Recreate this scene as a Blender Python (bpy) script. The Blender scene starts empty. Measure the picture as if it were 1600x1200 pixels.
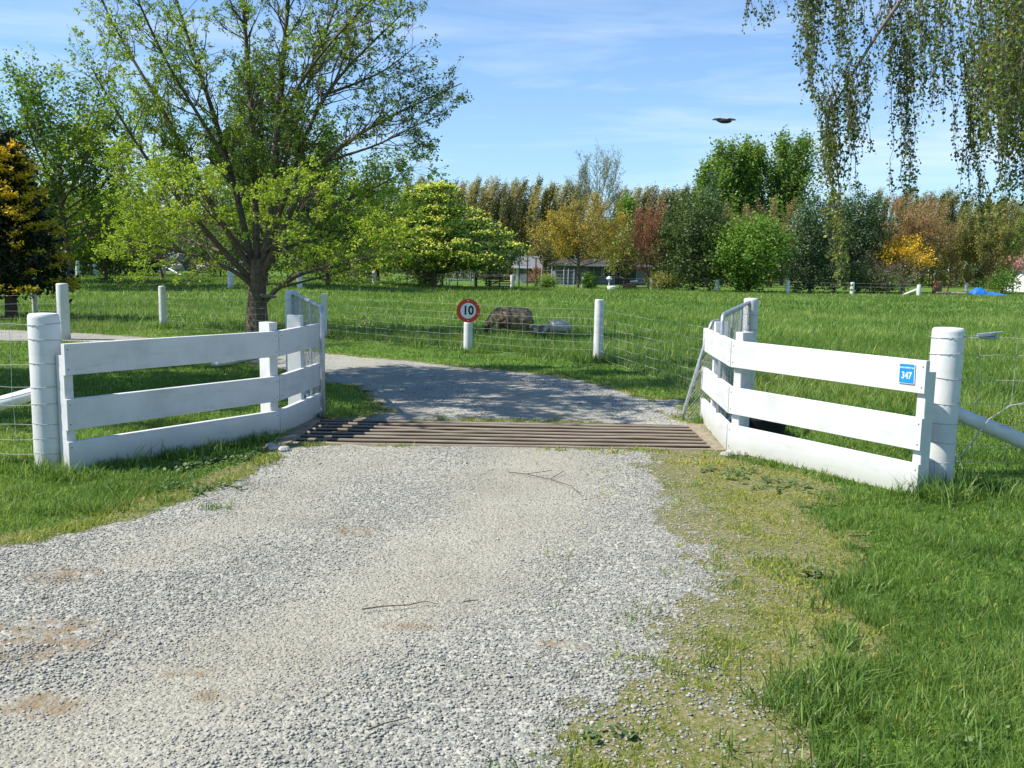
import bpy, math, random
import numpy as np
from mathutils import Vector, Matrix, Euler

# ---------------------------------------------------------------- camera, world, sun, exposure
FPX, PITCH, ROLL, CH = 1400.0, math.radians(7.45), math.radians(1.0), 1.62
scene = bpy.context.scene
COL = scene.collection
cd = bpy.data.cameras.new('camera'); cam = bpy.data.objects.new('camera', cd); COL.objects.link(cam)
cd.sensor_width = 36.0; cd.lens = 36.0 * FPX / 1600.0; cd.clip_end = 3000; cd.clip_start = 0.05
RM = Matrix.Rotation(math.pi/2 - PITCH, 3, 'X') @ Matrix.Rotation(ROLL, 3, 'Z')
cam.matrix_world = Matrix.Translation((0, 0, CH)) @ RM.to_4x4()
scene.camera = cam
scene.view_settings.view_transform = 'Standard'; scene.view_settings.look = 'None'
scene.view_settings.exposure = 0.66; scene.view_settings.gamma = 1.0

SHX, SHY = 0.76, 0.13                    # shadow offset on the ground per metre of height
sundir = Vector((-SHX, -SHY, 1.0)).normalized()
SUN_EL = math.asin(sundir.z)
sl = bpy.data.lights.new('sun', 'SUN'); sl.energy = 5.0; sl.angle = math.radians(0.5); sl.color = (1.0, 0.955, 0.88)
sun = bpy.data.objects.new('sun', sl); COL.objects.link(sun)
sun.rotation_euler = sundir.to_track_quat('Z', 'Y').to_euler()
world = bpy.data.worlds.new('World'); scene.world = world; world.use_nodes = True
wn, wl = world.node_tree.nodes, world.node_tree.links
wn.clear()
wo = wn.new('ShaderNodeOutputWorld'); wb = wn.new('ShaderNodeBackground'); wb.inputs['Strength'].default_value = 0.082
sky = wn.new('ShaderNodeTexSky'); sky.sky_type = 'NISHITA'; sky.sun_disc = False
sky.sun_elevation = SUN_EL; sky.sun_rotation = math.atan2(sundir.x, sundir.y)
sky.air_density = 1.1; sky.dust_density = 0.3; sky.ozone_density = 3.0
tc = wn.new('ShaderNodeTexCoord'); mp = wn.new('ShaderNodeMapping'); mp.inputs['Scale'].default_value = (1.6, 1.6, 14.0)
mp.inputs['Rotation'].default_value = (math.radians(2), 0, 0)
n1 = wn.new('ShaderNodeTexNoise'); n1.inputs['Scale'].default_value = 1.7; n1.inputs['Detail'].default_value = 6; n1.inputs['Roughness'].default_value = 0.55
n1.inputs['Distortion'].default_value = 0.4
cr = wn.new('ShaderNodeValToRGB'); cr.color_ramp.elements[0].position = 0.42; cr.color_ramp.elements[1].position = 0.72
cr.color_ramp.elements[0].color = (0, 0, 0, 1); cr.color_ramp.elements[1].color = (1, 1, 1, 1)
sep = wn.new('ShaderNodeSeparateXYZ')
mr = wn.new('ShaderNodeMapRange'); mr.inputs['From Min'].default_value = 0.0; mr.inputs['From Max'].default_value = 0.42
mr.inputs['To Min'].default_value = 1.35; mr.inputs['To Max'].default_value = 0.10
mul = wn.new('ShaderNodeMath'); mul.operation = 'MULTIPLY'
ad = wn.new('ShaderNodeMath'); ad.operation = 'MULTIPLY_ADD'; ad.inputs[1].default_value = 0.60; ad.inputs[2].default_value = 0.20
mx = wn.new('ShaderNodeMix'); mx.data_type = 'RGBA'
mx.inputs[7].default_value = (7.2, 8.3, 9.8, 1)
tintn = wn.new('ShaderNodeMix'); tintn.data_type = 'RGBA'; tintn.blend_type = 'MULTIPLY'; tintn.inputs[0].default_value = 1.0
tintn.inputs[7].default_value = (0.78, 1.12, 1.42, 1)
wl.new(tc.outputs['Generated'], mp.inputs['Vector']); wl.new(mp.outputs[0], n1.inputs['Vector']); wl.new(n1.outputs['Fac'], cr.inputs[0])
wl.new(tc.outputs['Generated'], sep.inputs[0]); wl.new(sep.outputs['Z'], mr.inputs['Value'])
wl.new(cr.outputs[0], ad.inputs[0]); wl.new(ad.outputs[0], mul.inputs[0]); wl.new(mr.outputs[0], mul.inputs[1])
wl.new(sky.outputs[0], tintn.inputs[6]); wl.new(tintn.outputs[2], mx.inputs[6]); wl.new(mul.outputs[0], mx.inputs[0])
wl.new(mx.outputs[2], wb.inputs['Color']); wl.new(wb.outputs[0], wo.inputs['Surface'])

# ---------------------------------------------------------------- geometry of the site
RMn = np.array(RM)
def sm(t): t = np.clip(t, 0, 1); return t*t*(3-2*t)
def terrain(x, y): return 0.5*sm((np.asarray(y, float)-35)/25)*sm((-np.asarray(x, float)-4)/12)
def ray(x, y): return RMn @ np.array([(x-800)/FPX, (600-y)/FPX, -1.0])
def P(x, y, Y):
    v = ray(x, y); t = Y/v[1]; return np.array([v[0]*t, Y, CH+v[2]*t])
def gp(x, y, lift=0.0):
    v = ray(x, y); z = 0.0
    for _ in range(12):
        t = (z-CH)/v[2]; z = float(terrain(v[0]*t, v[1]*t)) + lift
    return np.array([v[0]*t, v[1]*t, z])
def G(x, Y):
    """ground point seen in column x at distance Y"""
    p = P(x, 430, Y); p[2] = float(terrain(p[0], Y)); return p
def ztop(x, y, Y): return P(x, y, Y)[2]

def _h(ix, iy, s):
    n = (ix.astype(np.int64)*374761393 + iy.astype(np.int64)*668265263 + s*1442695041) & 0x7fffffff
    n = ((n ^ (n >> 13))*1274126177) & 0x7fffffff
    return ((n ^ (n >> 16)) & 0xffff)/65535.0
def vn(x, y, sc=1.0, s=0):
    x = np.asarray(x, float)*sc; y = np.asarray(y, float)*sc
    ix = np.floor(x); iy = np.floor(y); fx = sm(x-ix); fy = sm(y-iy)
    a = _h(ix, iy, s); b = _h(ix+1, iy, s); c = _h(ix, iy+1, s); d = _h(ix+1, iy+1, s)
    return (a*(1-fx)+b*fx)*(1-fy)+(c*(1-fx)+d*fx)*fy
def fbm(x, y, sc, s=0, o=3):
    r = 0; w = 0
    for k in range(o): r = r+vn(x, y, sc*2**k, s+k)*.55**k; w += .55**k
    return r/w
def sdf(poly, X, Y):
    """signed distance to a polygon, positive inside"""
    X = np.asarray(X, float); Y = np.asarray(Y, float)
    d = np.full(X.shape, 1e9); ins = np.zeros(X.shape, bool); n = len(poly)
    for i in range(n):
        x0, y0 = poly[i]; x1, y1 = poly[(i+1) % n]; dx, dy = x1-x0, y1-y0
        t = np.clip(((X-x0)*dx+(Y-y0)*dy)/(dx*dx+dy*dy+1e-12), 0, 1)
        d = np.minimum(d, np.hypot(X-x0-t*dx, Y-y0-t*dy))
        c = ((y0 > Y) != (y1 > Y)) & (X < (x1-x0)*(Y-y0)/((y1-y0) if abs(y1-y0) > 1e-12 else 1e-12)+x0)
        ins ^= c
    return np.where(ins, d, -d)
def wpoly(pp): return [tuple(gp(a, b)[:2]) for a, b in pp]

# cattle stop pit
PX0, PY0 = gp(437, 693)[:2]; PX1 = gp(1137, 707)[0]; PY1 = gp(800, 660)[1]
POLY_FRONT = wpoly([(-500, 1190), (-500, 955), (-200, 890), (0, 857), (120, 838), (230, 800), (300, 778), (370, 750), (430, 724), (452, 697), (800, 697), (1128, 709),
                    (1050, 722), (1075, 760), (1100, 795), (1165, 830), (1150, 880), (1170, 930), (1110, 1000), (1090, 1080), (990, 1130), (930, 1199), (910, 1420), (-300, 1420)])
POLY_FRONT[0] = (POLY_FRONT[1][0], 1.2)
POLY_THIN = wpoly([(1020, 700), (1128, 709), (1250, 735), (1330, 772), (1235, 790), (1330, 845), (1295, 920), (1340, 960), (1350, 1040), (1245, 1100), (1190, 1199), (1150, 1420), (700, 1420), (830, 1190),
                   (900, 1100), (1010, 1040), (1060, 960), (1110, 900), (1040, 800), (1000, 730)])
POLY_LUSHN = wpoly([(1345, 880), (1700, 860), (1700, 1420), (1180, 1420), (1200, 1199), (1250, 1110), (1350, 1050)])
POLY_BACK = wpoly([(487, 656), (800, 655), (1108, 669), (1045, 655), (1020, 628), (955, 607), (900, 596), (850, 586), (780, 580), (700, 573), (600, 562), (505, 553), (400, 540),
                   (250, 530), (120, 521), (0, 516), (-300, 512), (-300, 534), (0, 532), (120, 533), (250, 543), (350, 556), (430, 575), (505, 597), (560, 602), (600, 630), (615, 645), (560, 655)])
PATCH = [wpoly([(1022, 626), (1058, 624), (1066, 650), (1035, 652)])]
def masks(X, Y):
    """gravel 0..1, thin dry turf 0..1 over world points"""
    w = (fbm(X, Y, 2.2, 3)-.5)*.55 + (fbm(X, Y, 9, 8)-.5)*.30
    far = np.clip((np.asarray(Y)-9)/12, 0, 1)
    gf = np.maximum(sdf(POLY_FRONT, X, Y), sdf(POLY_BACK, X, Y))
    for p in PATCH: gf = np.maximum(gf, sdf(p, X, Y))
    hf = (fbm(X, Y, 11, 18, 2)-.5)*.9
    wd = np.where((np.asarray(X) > 0) & (np.asarray(Y) < 8.2), .85, .16)
    grav = sm((gf+w*.6*(1-.3*far)+hf*wd*.9)/wd+.58)
    th = sdf(POLY_THIN, X, Y)+w*.55+hf*.3
    edge = 1-np.abs(gf+.10+w*.3)/.26
    thin = np.maximum(sm(th/.22+.5), sm(edge)*.8)
    return grav, thin

# ---------------------------------------------------------------- helpers
rngG = np.random.default_rng(7)
def link(o, parent=None):
    COL.objects.link(o)
    if parent is not None: o.parent = parent
    return o
def tag(o, label=None, cat=None, group=None, kind=None):
    if label: o['label'] = label
    if cat: o['category'] = cat
    if group: o['group'] = group
    if kind: o['kind'] = kind
    return o
def thing(name, label, cat, loc=(0, 0, 0), group=None):
    o = bpy.data.objects.new(name, None); o.empty_display_size = .2; COL.objects.link(o); o.location = [float(c) for c in loc]
    return tag(o, label, cat, group)
class MB:
    def __init__(s): s.v = []; s.f = []; s.n = 0; s.t = []
    def add(s, V, F, t=None):
        V = np.asarray(V, float).reshape(-1, 3)
        s.v.append(V); s.f += [tuple(int(i)+s.n for i in f) for f in F]; s.n += len(V)
        s.t += [0.5 if t is None else t]*len(F)
        return s
    def box(s, c, size, R=None, t=None):
        c = np.asarray(c, float); h = np.asarray(size, float)/2
        V = np.array([[x, y, z] for x in (-1, 1) for y in (-1, 1) for z in (-1, 1)])*h
        if R is not None: V = V @ np.asarray(R).T
        return s.add(V+c, [(0, 1, 3, 2), (4, 6, 7, 5), (0, 4, 5, 1), (2, 3, 7, 6), (0, 2, 6, 4), (1, 5, 7, 3)], t)
    def beam(s, a, b, w, h, up=(0, 0, 1), t=None, bev=0.004):
        """box from a to b: w across, h along up; edges chamfered"""
        a = np.asarray(a, float); b = np.asarray(b, float); d = b-a; L = np.linalg.norm(d); d /= L
        u = np.asarray(up, float); sd = np.cross(d, u); sd /= np.linalg.norm(sd); u = np.cross(sd, d)
        hw, hh = w/2, h/2; e = min(bev, hw*.4, hh*.4)
        prof = [(-hw+e, -hh), (hw-e, -hh), (hw, -hh+e), (hw, hh-e), (hw-e, hh), (-hw+e, hh), (-hw, hh-e), (-hw, -hh+e)]
        V = [p+sd*x+u*y for p in (a, b) for x, y in prof]
        F = [(i, (i+1) % 8, (i+1) % 8+8, i+8) for i in range(8)]+[tuple(range(7, -1, -1)), tuple(range(8, 16))]
        return s.add(V, F, t)
    def tube(s, pts, r, n=6, t=None, cap=True):
        pts = np.asarray(pts, float); k = len(pts); r = np.broadcast_to(np.asarray(r, float), (k,))
        T = np.gradient(pts, axis=0); T /= np.linalg.norm(T, axis=1)[:, None]+1e-12
        u = np.cross(T[0], (0, 0, 1.0));
        if np.linalg.norm(u) < 1e-3: u = np.cross(T[0], (1.0, 0, 0))
        V = []
        for i in range(k):
            u = u-T[i]*np.dot(u, T[i]); u /= np.linalg.norm(u); w = np.cross(T[i], u)
            for j in range(n):
                a = 2*math.pi*j/n; V.append(pts[i]+(u*math.cos(a)+w*math.sin(a))*r[i])
        F = [(i*n+j, i*n+(j+1) % n, (i+1)*n+(j+1) % n, (i+1)*n+j) for i in range(k-1) for j in range(n)]
        if cap: F += [tuple(range(n-1, -1, -1)), tuple(range((k-1)*n, k*n))]
        return s.add(V, F, t)
    def lathe(s, c, prof, n=24, t=None, wob=0):
        c = np.asarray(c, float); V = []
        for (r, z) in prof:
            for j in range(n):
                a = 2*math.pi*j/n; q = r*(1+wob*math.sin(3*a+z*2.1)+wob*.6*math.sin(7*a+1)); V.append(c+np.array([q*math.cos(a), q*math.sin(a), z]))
        F = [(i*n+j, i*n+(j+1) % n, (i+1)*n+(j+1) % n, (i+1)*n+j) for i in range(len(prof)-1) for j in range(n)]
        F += [tuple(range(n-1, -1, -1)), tuple(range((len(prof)-1)*n, len(prof)*n))]
        return s.add(V, F, t)
    def build(s, name, mat, parent=None, smooth=False, loc=None):
        V = np.concatenate(s.v)
        if parent is not None: V = V-np.array(parent.matrix_world.translation if False else wloc(parent))
        elif loc is not None: V = V-np.asarray(loc)
        me = bpy.data.meshes.new(name); me.from_pydata(V.tolist(), [], s.f); me.materials.append(mat)
        if smooth: me.polygons.foreach_set('use_smooth', [True]*len(me.polygons)); me.set_sharp_from_angle(angle=math.radians(40))
        a = me.attributes.new('tint', 'FLOAT', 'FACE'); a.data.foreach_set('value', s.t)
        o = bpy.data.objects.new(name, me); link(o, parent)
        if parent is None and loc is not None: o.location = [float(c) for c in loc]
        return o
def wloc(o):
    p = Vector(o.location)
    while o.parent is not None: o = o.parent; p += o.location
    return tuple(p)
def build_np(name, V, F, mat, parent=None, tint=None, smooth=False, extra=None, loc=None):
    """V (N,3); F (M,k) all the same k, or a list of such arrays"""
    Fs = F if isinstance(F, list) else [F]
    V = np.asarray(V, float)
    if parent is not None: V = V-np.array(wloc(parent))
    elif loc is not None: V = V-np.asarray(loc)
    me = bpy.data.meshes.new(name); me.vertices.add(len(V)); me.vertices.foreach_set('co', V.astype(np.float32).ravel())
    nl = sum(f.size for f in Fs); npoly = sum(len(f) for f in Fs)
    me.loops.add(nl); me.loops.foreach_set('vertex_index', np.concatenate([f.ravel() for f in Fs]).astype(np.int32))
    me.polygons.add(npoly); tot = np.concatenate([np.full(len(f), f.shape[1]) for f in Fs]); st = np.concatenate([[0], np.cumsum(tot)[:-1]])
    me.polygons.foreach_set('loop_start', st.astype(np.int32)); me.update(calc_edges=True)
    if smooth: me.polygons.foreach_set('use_smooth', [True]*npoly)
    if tint is not None:
        a = me.attributes.new('tint', 'FLOAT', 'FACE'); a.data.foreach_set('value', np.asarray(tint, np.float32))
    for k, (dom, val) in (extra or {}).items():
        a = me.attributes.new(k, 'FLOAT', dom); a.data.foreach_set('value', np.asarray(val, np.float32))
    me.materials.append(mat); me.validate()
    o = bpy.data.objects.new(name, me); link(o, parent)
    if parent is None and loc is not None: o.location = [float(c) for c in loc]
    return o
def dup(root, loc, rotz=0, scale=1, label=None, group=None):
    r = root.copy(); COL.objects.link(r); r.location = [float(c) for c in loc]; r.rotation_euler = (0, 0, rotz); r.scale = (scale if hasattr(scale, '__len__') else (scale,)*3)
    if label: r['label'] = label
    if group: r['group'] = group
    for ch in list(root.children):
        c = ch.copy(); COL.objects.link(c); c.parent = r
        for q in ch.children:
            d = q.copy(); COL.objects.link(d); d.parent = c
    return r

# ---------------------------------------------------------------- materials
def mat(name, rough=.7, spec=.4, metal=0.0, col=(.5, .5, .5)):
    m = bpy.data.materials.new(name); m.use_nodes = True; N = m.node_tree.nodes; L = m.node_tree.links; b = N['Principled BSDF']
    b.inputs['Roughness'].default_value = rough; b.inputs['Specular IOR Level'].default_value = spec; b.inputs['Metallic'].default_value = metal
    b.inputs['Base Color'].default_value = (*col, 1)
    return m, N, L, b
def noise(N, L, sc, detail=4, rough=.55, vec=None, scale3=None):
    t = N.new('ShaderNodeTexNoise'); t.inputs['Scale'].default_value = sc; t.inputs['Detail'].default_value = detail; t.inputs['Roughness'].default_value = rough
    if vec is None:
        c = N.new('ShaderNodeTexCoord'); vec = c.outputs['Object']
    if scale3:
        mpn = N.new('ShaderNodeMapping'); mpn.inputs['Scale'].default_value = scale3; L.new(vec, mpn.inputs['Vector']); vec = mpn.outputs[0]
    L.new(vec, t.inputs['Vector']); return t
def ramp(N, L, src, stops):
    r = N.new('ShaderNodeValToRGB'); e = r.color_ramp.elements
    while len(e) < len(stops): e.new(.5)
    for i, (p, c) in enumerate(stops): e[i].position = p; e[i].color = (*c, 1) if len(c) == 3 else c
    L.new(src, r.inputs[0]); return r
def mixc(N, L, fac, a, b, mode='MIX'):
    m = N.new('ShaderNodeMix'); m.data_type = 'RGBA'; m.blend_type = mode
    for i, v in ((0, fac), (6, a), (7, b)):
        if hasattr(v, 'is_linked') or hasattr(v, 'links'): L.new(v, m.inputs[i])
        else: m.inputs[i].default_value = v if i == 0 else (*v, 1)
    return m.outputs[2]
def bump(N, L, b, h, strength=.4, dist=.01):
    n = N.new('ShaderNodeBump'); n.inputs['Strength'].default_value = strength; n.inputs['Distance'].default_value = dist
    L.new(h, n.inputs['Height']); L.new(n.outputs[0], b.inputs['Normal']); return n
def simple(name, col, rough=.7, var=.25, sc=8, metal=0, bmp=.2, spec=.4):
    m, N, L, b = mat(name, rough, spec, metal)
    t = noise(N, L, sc, 6)
    r = ramp(N, L, t.outputs['Fac'], [(.3, tuple(c*(1-var) for c in col)), (.7, tuple(min(1, c*(1+var)) for c in col))])
    L.new(r.outputs[0], b.inputs['Base Color']); bump(N, L, b, t.outputs['Fac'], bmp, .01); return m
def leafmat(name, dark, mid, light, trans=.35, rough=.5):
    m, N, L, b = mat(name, rough, .35)
    a = N.new('ShaderNodeAttribute'); a.attribute_name = 'tint'
    r = ramp(N, L, a.outputs['Fac'], [(0, dark), (.5, mid), (1, light)])
    L.new(r.outputs[0], b.inputs['Base Color'])
    t = N.new('ShaderNodeBsdfTranslucent'); h = N.new('ShaderNodeMix'); h.data_type = 'RGBA'; h.blend_type = 'MULTIPLY'; h.inputs[0].default_value = 1
    L.new(r.outputs[0], h.inputs[6]); h.inputs[7].default_value = (1.25, 1.2, .7, 1); L.new(h.outputs[2], t.inputs['Color'])
    mxs = N.new('ShaderNodeMixShader'); mxs.inputs[0].default_value = trans
    L.new(b.outputs[0], mxs.inputs[1]); L.new(t.outputs[0], mxs.inputs[2]); L.new(mxs.outputs[0], N['Material Output'].inputs['Surface'])
    return m
def white_paint(name, dirt=.35):
    m, N, L, b = mat(name, .55, .35)
    g = noise(N, L, 3.0, 5, .6); fine = noise(N, L, 60, 3, .6, scale3=(1, 1, .25)); tc = N.new('ShaderNodeTexCoord')
    base = ramp(N, L, g.outputs['Fac'], [(.25, (.53, .535, .515)), (.6, (.655, .655, .64))])
    geo = N.new('ShaderNodeNewGeometry'); sp = N.new('ShaderNodeSeparateXYZ'); L.new(geo.outputs['Position'], sp.inputs[0])
    mr = N.new('ShaderNodeMapRange'); mr.inputs['From Min'].default_value = .0; mr.inputs['From Max'].default_value = .20; mr.inputs['To Min'].default_value = 1.25; mr.inputs['To Max'].default_value = 0
    L.new(sp.outputs['Z'], mr.inputs['Value'])
    mm = N.new('ShaderNodeMath'); mm.operation = 'MULTIPLY'; L.new(mr.outputs[0], mm.inputs[0]); L.new(g.outputs['Fac'], mm.inputs[1])
    c = mixc(N, L, mm.outputs[0], base.outputs[0], (.30, .31, .20))
    sc = noise(N, L, 22, 6, .7, scale3=(1, 1, 3)); sr = ramp(N, L, sc.outputs['Fac'], [(.68, (0, 0, 0)), (.76, (1, 1, 1))])
    ml = N.new('ShaderNodeMath'); ml.operation = 'MULTIPLY'; ml.inputs[1].default_value = dirt; L.new(sr.outputs[0], ml.inputs[0])
    c = mixc(N, L, ml.outputs[0], c, (.36, .34, .29))
    paint_streak = noise(N, L, 2.2, 6, .75, scale3=(1, 1, 6)); ar_ = ramp(N, L, paint_streak.outputs['Fac'], [(.52, (1, 1, 1)), (.75, (.80, .81, .74))]); c = mixc(N, L, 1.0, c, ar_.outputs[0], 'MULTIPLY')  # noise streaks darken the paint in horizontal bands
    L.new(c, b.inputs['Base Color']); bump(N, L, b, fine.outputs['Fac'], .25, .004); return m

WHITE = white_paint('white_paint'); WHITEB = white_paint('white_board_paint', .45)
GALV = simple('galvanised_steel', (.42, .44, .46), .45, .2, 30, .7, .05)
WIRE = simple('fence_wire', (.36, .37, .36), .75, .15, 30, 0, .0, .15)
RAILM = None
BARK = simple('bark', (.11, .085, .06), .9, .45, 14, 0, .8); BARKG = simple('grey_bark', (.15, .13, .11), .9, .4, 10, 0, .6)
TWIG = simple('twig_bark', (.10, .085, .07), .9, .3, 10, 0, .2)
TWIGR = simple('red_twig', (.20, .09, .055), .9, .3, 10, 0, .2)
TWIGO = simple('rust_twig', (.23, .14, .075), .9, .3, 10, 0, .2)
CONC = simple('concrete', (.38, .37, .33), .9, .25, 6, 0, .3)
DARKW = simple('dark_timber', (.045, .035, .028), .85, .4, 8, 0, .4)
WOOD = simple('weathered_timber', (.22, .185, .125), .85, .35, 12, 0, .5)
# ---------------------------------------------------------------- ground
def gravel_nodes(N, L):
    """river gravel: rounded stones of mixed grey set in pale beige fines"""
    tc = N.new('ShaderNodeTexCoord'); P_ = tc.outputs['Object']
    trk = N.new('ShaderNodeAttribute'); trk.attribute_name = 'track'; brn = N.new('ShaderNodeAttribute'); brn.attribute_name = 'brown'
    def vor(sc, feat='F1'):
        v = N.new('ShaderNodeTexVoronoi'); v.inputs['Scale'].default_value = sc; v.feature = feat; L.new(P_, v.inputs['Vector']); return v
    v1 = vor(52); v2 = vor(95)
    s1 = N.new('ShaderNodeSeparateColor'); L.new(v1.outputs['Color'], s1.inputs[0])
    s2 = N.new('ShaderNodeSeparateColor'); L.new(v2.outputs['Color'], s2.inputs[0])
    st = [(0, (.17, .17, .15)), (.3, (.25, .25, .22)), (.65, (.32, .315, .275)), (.9, (.39, .375, .32)), (1, (.46, .44, .37))]
    c1 = ramp(N, L, s1.outputs[0], st); c2 = ramp(N, L, s2.outputs[0], [(0, (.19, .18, .15)), (.5, (.30, .29, .24)), (1, (.42, .40, .33))])
    big = noise(N, L, 1.3, 4, .6)
    c = mixc(N, L, trk.outputs['Fac'], c1.outputs[0], c2.outputs[0])
    dustf = N.new('ShaderNodeMath'); dustf.operation = 'MULTIPLY'; dustf.inputs[1].default_value = .45; L.new(trk.outputs['Fac'], dustf.inputs[0])
    c = mixc(N, L, dustf.outputs[0], c, (.31, .29, .225))
    bn = noise(N, L, 9, 5, .7); br = ramp(N, L, bn.outputs['Fac'], [(.42, (0, 0, 0)), (.56, (1, 1, 1))])
    bf = N.new('ShaderNodeMath'); bf.operation = 'MULTIPLY'; L.new(br.outputs[0], bf.inputs[0]); L.new(brn.outputs['Fac'], bf.inputs[1])
    bq = N.new('ShaderNodeMath'); bq.operation = 'MULTIPLY'; bq.inputs[1].default_value = .95; L.new(bf.outputs[0], bq.inputs[0]); bf = bq
    c = mixc(N, L, bf.outputs[0], c, (.22, .17, .105))
    br2 = ramp(N, L, big.outputs['Fac'], [(.3, (.86, .85, .83)), (.7, (1.06, 1.06, 1.05))])
    c = mixc(N, L, 1.0, c, br2.outputs[0], 'MULTIPLY')
    iv = N.new('ShaderNodeMath'); iv.operation = 'SUBTRACT'; iv.inputs[0].default_value = 1; L.new(v1.outputs['Distance'], iv.inputs[1])
    return c, v1.outputs['Distance'], v2.outputs['Distance'], trk.outputs['Fac']
def driveway_mat():
    m, N, L, b = mat('gravel', .9, .1)
    c, d1, d2, tf = gravel_nodes(N, L)
    th = N.new('ShaderNodeAttribute'); th.attribute_name = 'thin'
    n = noise(N, L, 28, 6, .7); add = N.new('ShaderNodeMath'); add.operation = 'ADD'; nl = noise(N, L, 4.5, 5, .65); n9 = N.new('ShaderNodeMath'); n9.operation = 'MULTIPLY_ADD'; n9.inputs[1].default_value = 1.5; n9.inputs[2].default_value = -.75; L.new(nl.outputs['Fac'], n9.inputs[0]); n8 = N.new('ShaderNodeMath'); n8.operation = 'ADD'; L.new(n.outputs['Fac'], n8.inputs[0]); L.new(n9.outputs[0], n8.inputs[1]); L.new(n8.outputs[0], add.inputs[0]); L.new(th.outputs['Fac'], add.inputs[1])
    rr = ramp(N, L, add.outputs[0], [(.80, (0, 0, 0)), (.90, (1, 1, 1))])
    moss = noise(N, L, 45, 6, .75); mc = ramp(N, L, moss.outputs['Fac'], [(.32, (.05, .07, .018)), (.45, (.115, .13, .035)), (.55, (.19, .16, .075)), (.68, (.33, .30, .22))])
    c = mixc(N, L, rr.outputs[0], c, mc.outputs[0])
    L.new(c, b.inputs['Base Color'])
    inv = N.new('ShaderNodeMath'); inv.operation = 'MULTIPLY'; inv.inputs[1].default_value = -1.0; L.new(d1, inv.inputs[0])
    inv2 = N.new('ShaderNodeMath'); inv2.operation = 'MULTIPLY_ADD'; inv2.inputs[1].default_value = -.5; L.new(d2, inv2.inputs[0]); L.new(inv.outputs[0], inv2.inputs[2])
    thn = N.new('ShaderNodeMath'); thn.operation = 'SUBTRACT'; thn.inputs[0].default_value = 1.0; L.new(rr.outputs[0], thn.inputs[1])
    bb = N.new('ShaderNodeMath'); bb.operation = 'MULTIPLY'; L.new(inv2.outputs[0], bb.inputs[0]); L.new(thn.outputs[0], bb.inputs[1])
    bump(N, L, b, bb.outputs[0], .7, .010); return m
def ground_mat():
    m, N, L, b = mat('turf_soil', .95, .15)
    a = noise(N, L, .35, 6, .6); f = noise(N, L, 14, 6, .7); w = noise(N, L, 1.6, 5, .65)
    c = ramp(N, L, a.outputs['Fac'], [(.3, (.09, .175, .026)), (.55, (.12, .215, .035)), (.75, (.17, .25, .05))])
    d = ramp(N, L, w.outputs['Fac'], [(.35, (.55, .6, .5)), (.65, (1.25, 1.2, 1.1))])
    f2 = ramp(N, L, f.outputs['Fac'], [(.3, (.5, .5, .45)), (.7, (1.25, 1.25, 1.2))])
    c = mixc(N, L, 1.0, c.outputs[0], d.outputs[0], 'MULTIPLY'); c = mixc(N, L, 1.0, c, f2.outputs[0], 'MULTIPLY')
    th = N.new('ShaderNodeAttribute'); th.attribute_name = 'thin'
    c = mixc(N, L, th.outputs['Fac'], c, (.17, .15, .065))
    L.new(c, b.inputs['Base Color']); bump(N, L, b, f.outputs['Fac'], .8, .05); return m

def grid(xs, ys): X, Y = np.meshgrid(xs, ys); return X.ravel(), Y.ravel()
def gridfaces(nx, ny):
    i, j = np.meshgrid(np.arange(nx-1), np.arange(ny-1)); a = (j*nx+i).ravel(); return np.stack([a, a+1, a+nx+1, a+nx], 1)
def axis(parts, keep):
    a = np.unique(np.round(np.concatenate(parts+[np.array(keep)]), 4)); return a
# ground sheet with the pit left open
xs = axis([np.arange(-14, 10, .25), np.linspace(-60, -14, 40), np.linspace(10, 60, 40), np.array([-1500, -600, -250, -120, 120, 250, 600, 1500])], [PX0, PX1])
ys = axis([np.arange(-3, 30, .25), np.linspace(30, 90, 60), np.array([-400, -100, -30, -10, 110, 140, 200, 400, 900, 2500])], [PY0, PY1])
X, Y = grid(xs, ys); F = gridfaces(len(xs), len(ys))
cx = X[F].mean(1); cy = Y[F].mean(1); keep = ~((cx > PX0) & (cx < PX1) & (cy > PY0) & (cy < PY1))
gm, thm = masks(X, Y); Z = terrain(X, Y)+np.where((Y < 60) & (np.abs(X) < 30), (fbm(X, Y, .6, 5)-.5)*.03, 0)*sm((np.abs(X)-2)/2)*0
o = build_np('ground', np.stack([X, Y, Z], 1), F[keep], ground_mat(), smooth=True, extra={'thin': ('POINT', thm*.8)}); o['kind'] = 'structure'
# driveway sheet
xs = axis([np.arange(-6, 5.5, .05), np.arange(-26, -6, .12)], [PX0, PX1]); ys = axis([np.arange(1.2, 9.7, .05), np.arange(9.7, 22.5, .08)], [PY0, PY1])
X, Y = grid(xs, ys); F = gridfaces(len(xs), len(ys)); gm, thm = masks(X, Y)
cx = X[F].mean(1); cy = Y[F].mean(1)
keep = ~((cx > PX0) & (cx < PX1) & (cy > PY0) & (cy < PY1)) & (np.maximum(gm, thm*(Y < 9.5))[F].max(1) > .30)
ctr = np.interp(Y, [1, 3, 4, 5.5, 8, 9.5], [-3.2, -2.2, -1.5, -.7, -.25, -.2])
def track_at(X, Y):
    c1 = np.interp(Y, [1, 3, 4.2, 5.6, 8.0, 9.5, 14], [-2.6, -1.35, -.55, .0, .35, .5, -.8]); c2 = c1-1.55
    t = np.maximum(np.exp(-((X-c1)/.48)**2), .55*np.exp(-((X-c2)/.45)**2)*(Y > 4.5))
    return np.clip(t*1.15+(fbm(X, Y, 1.8, 21)-.5)*.55, 0, 1)
tr = track_at(X, Y)
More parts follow.
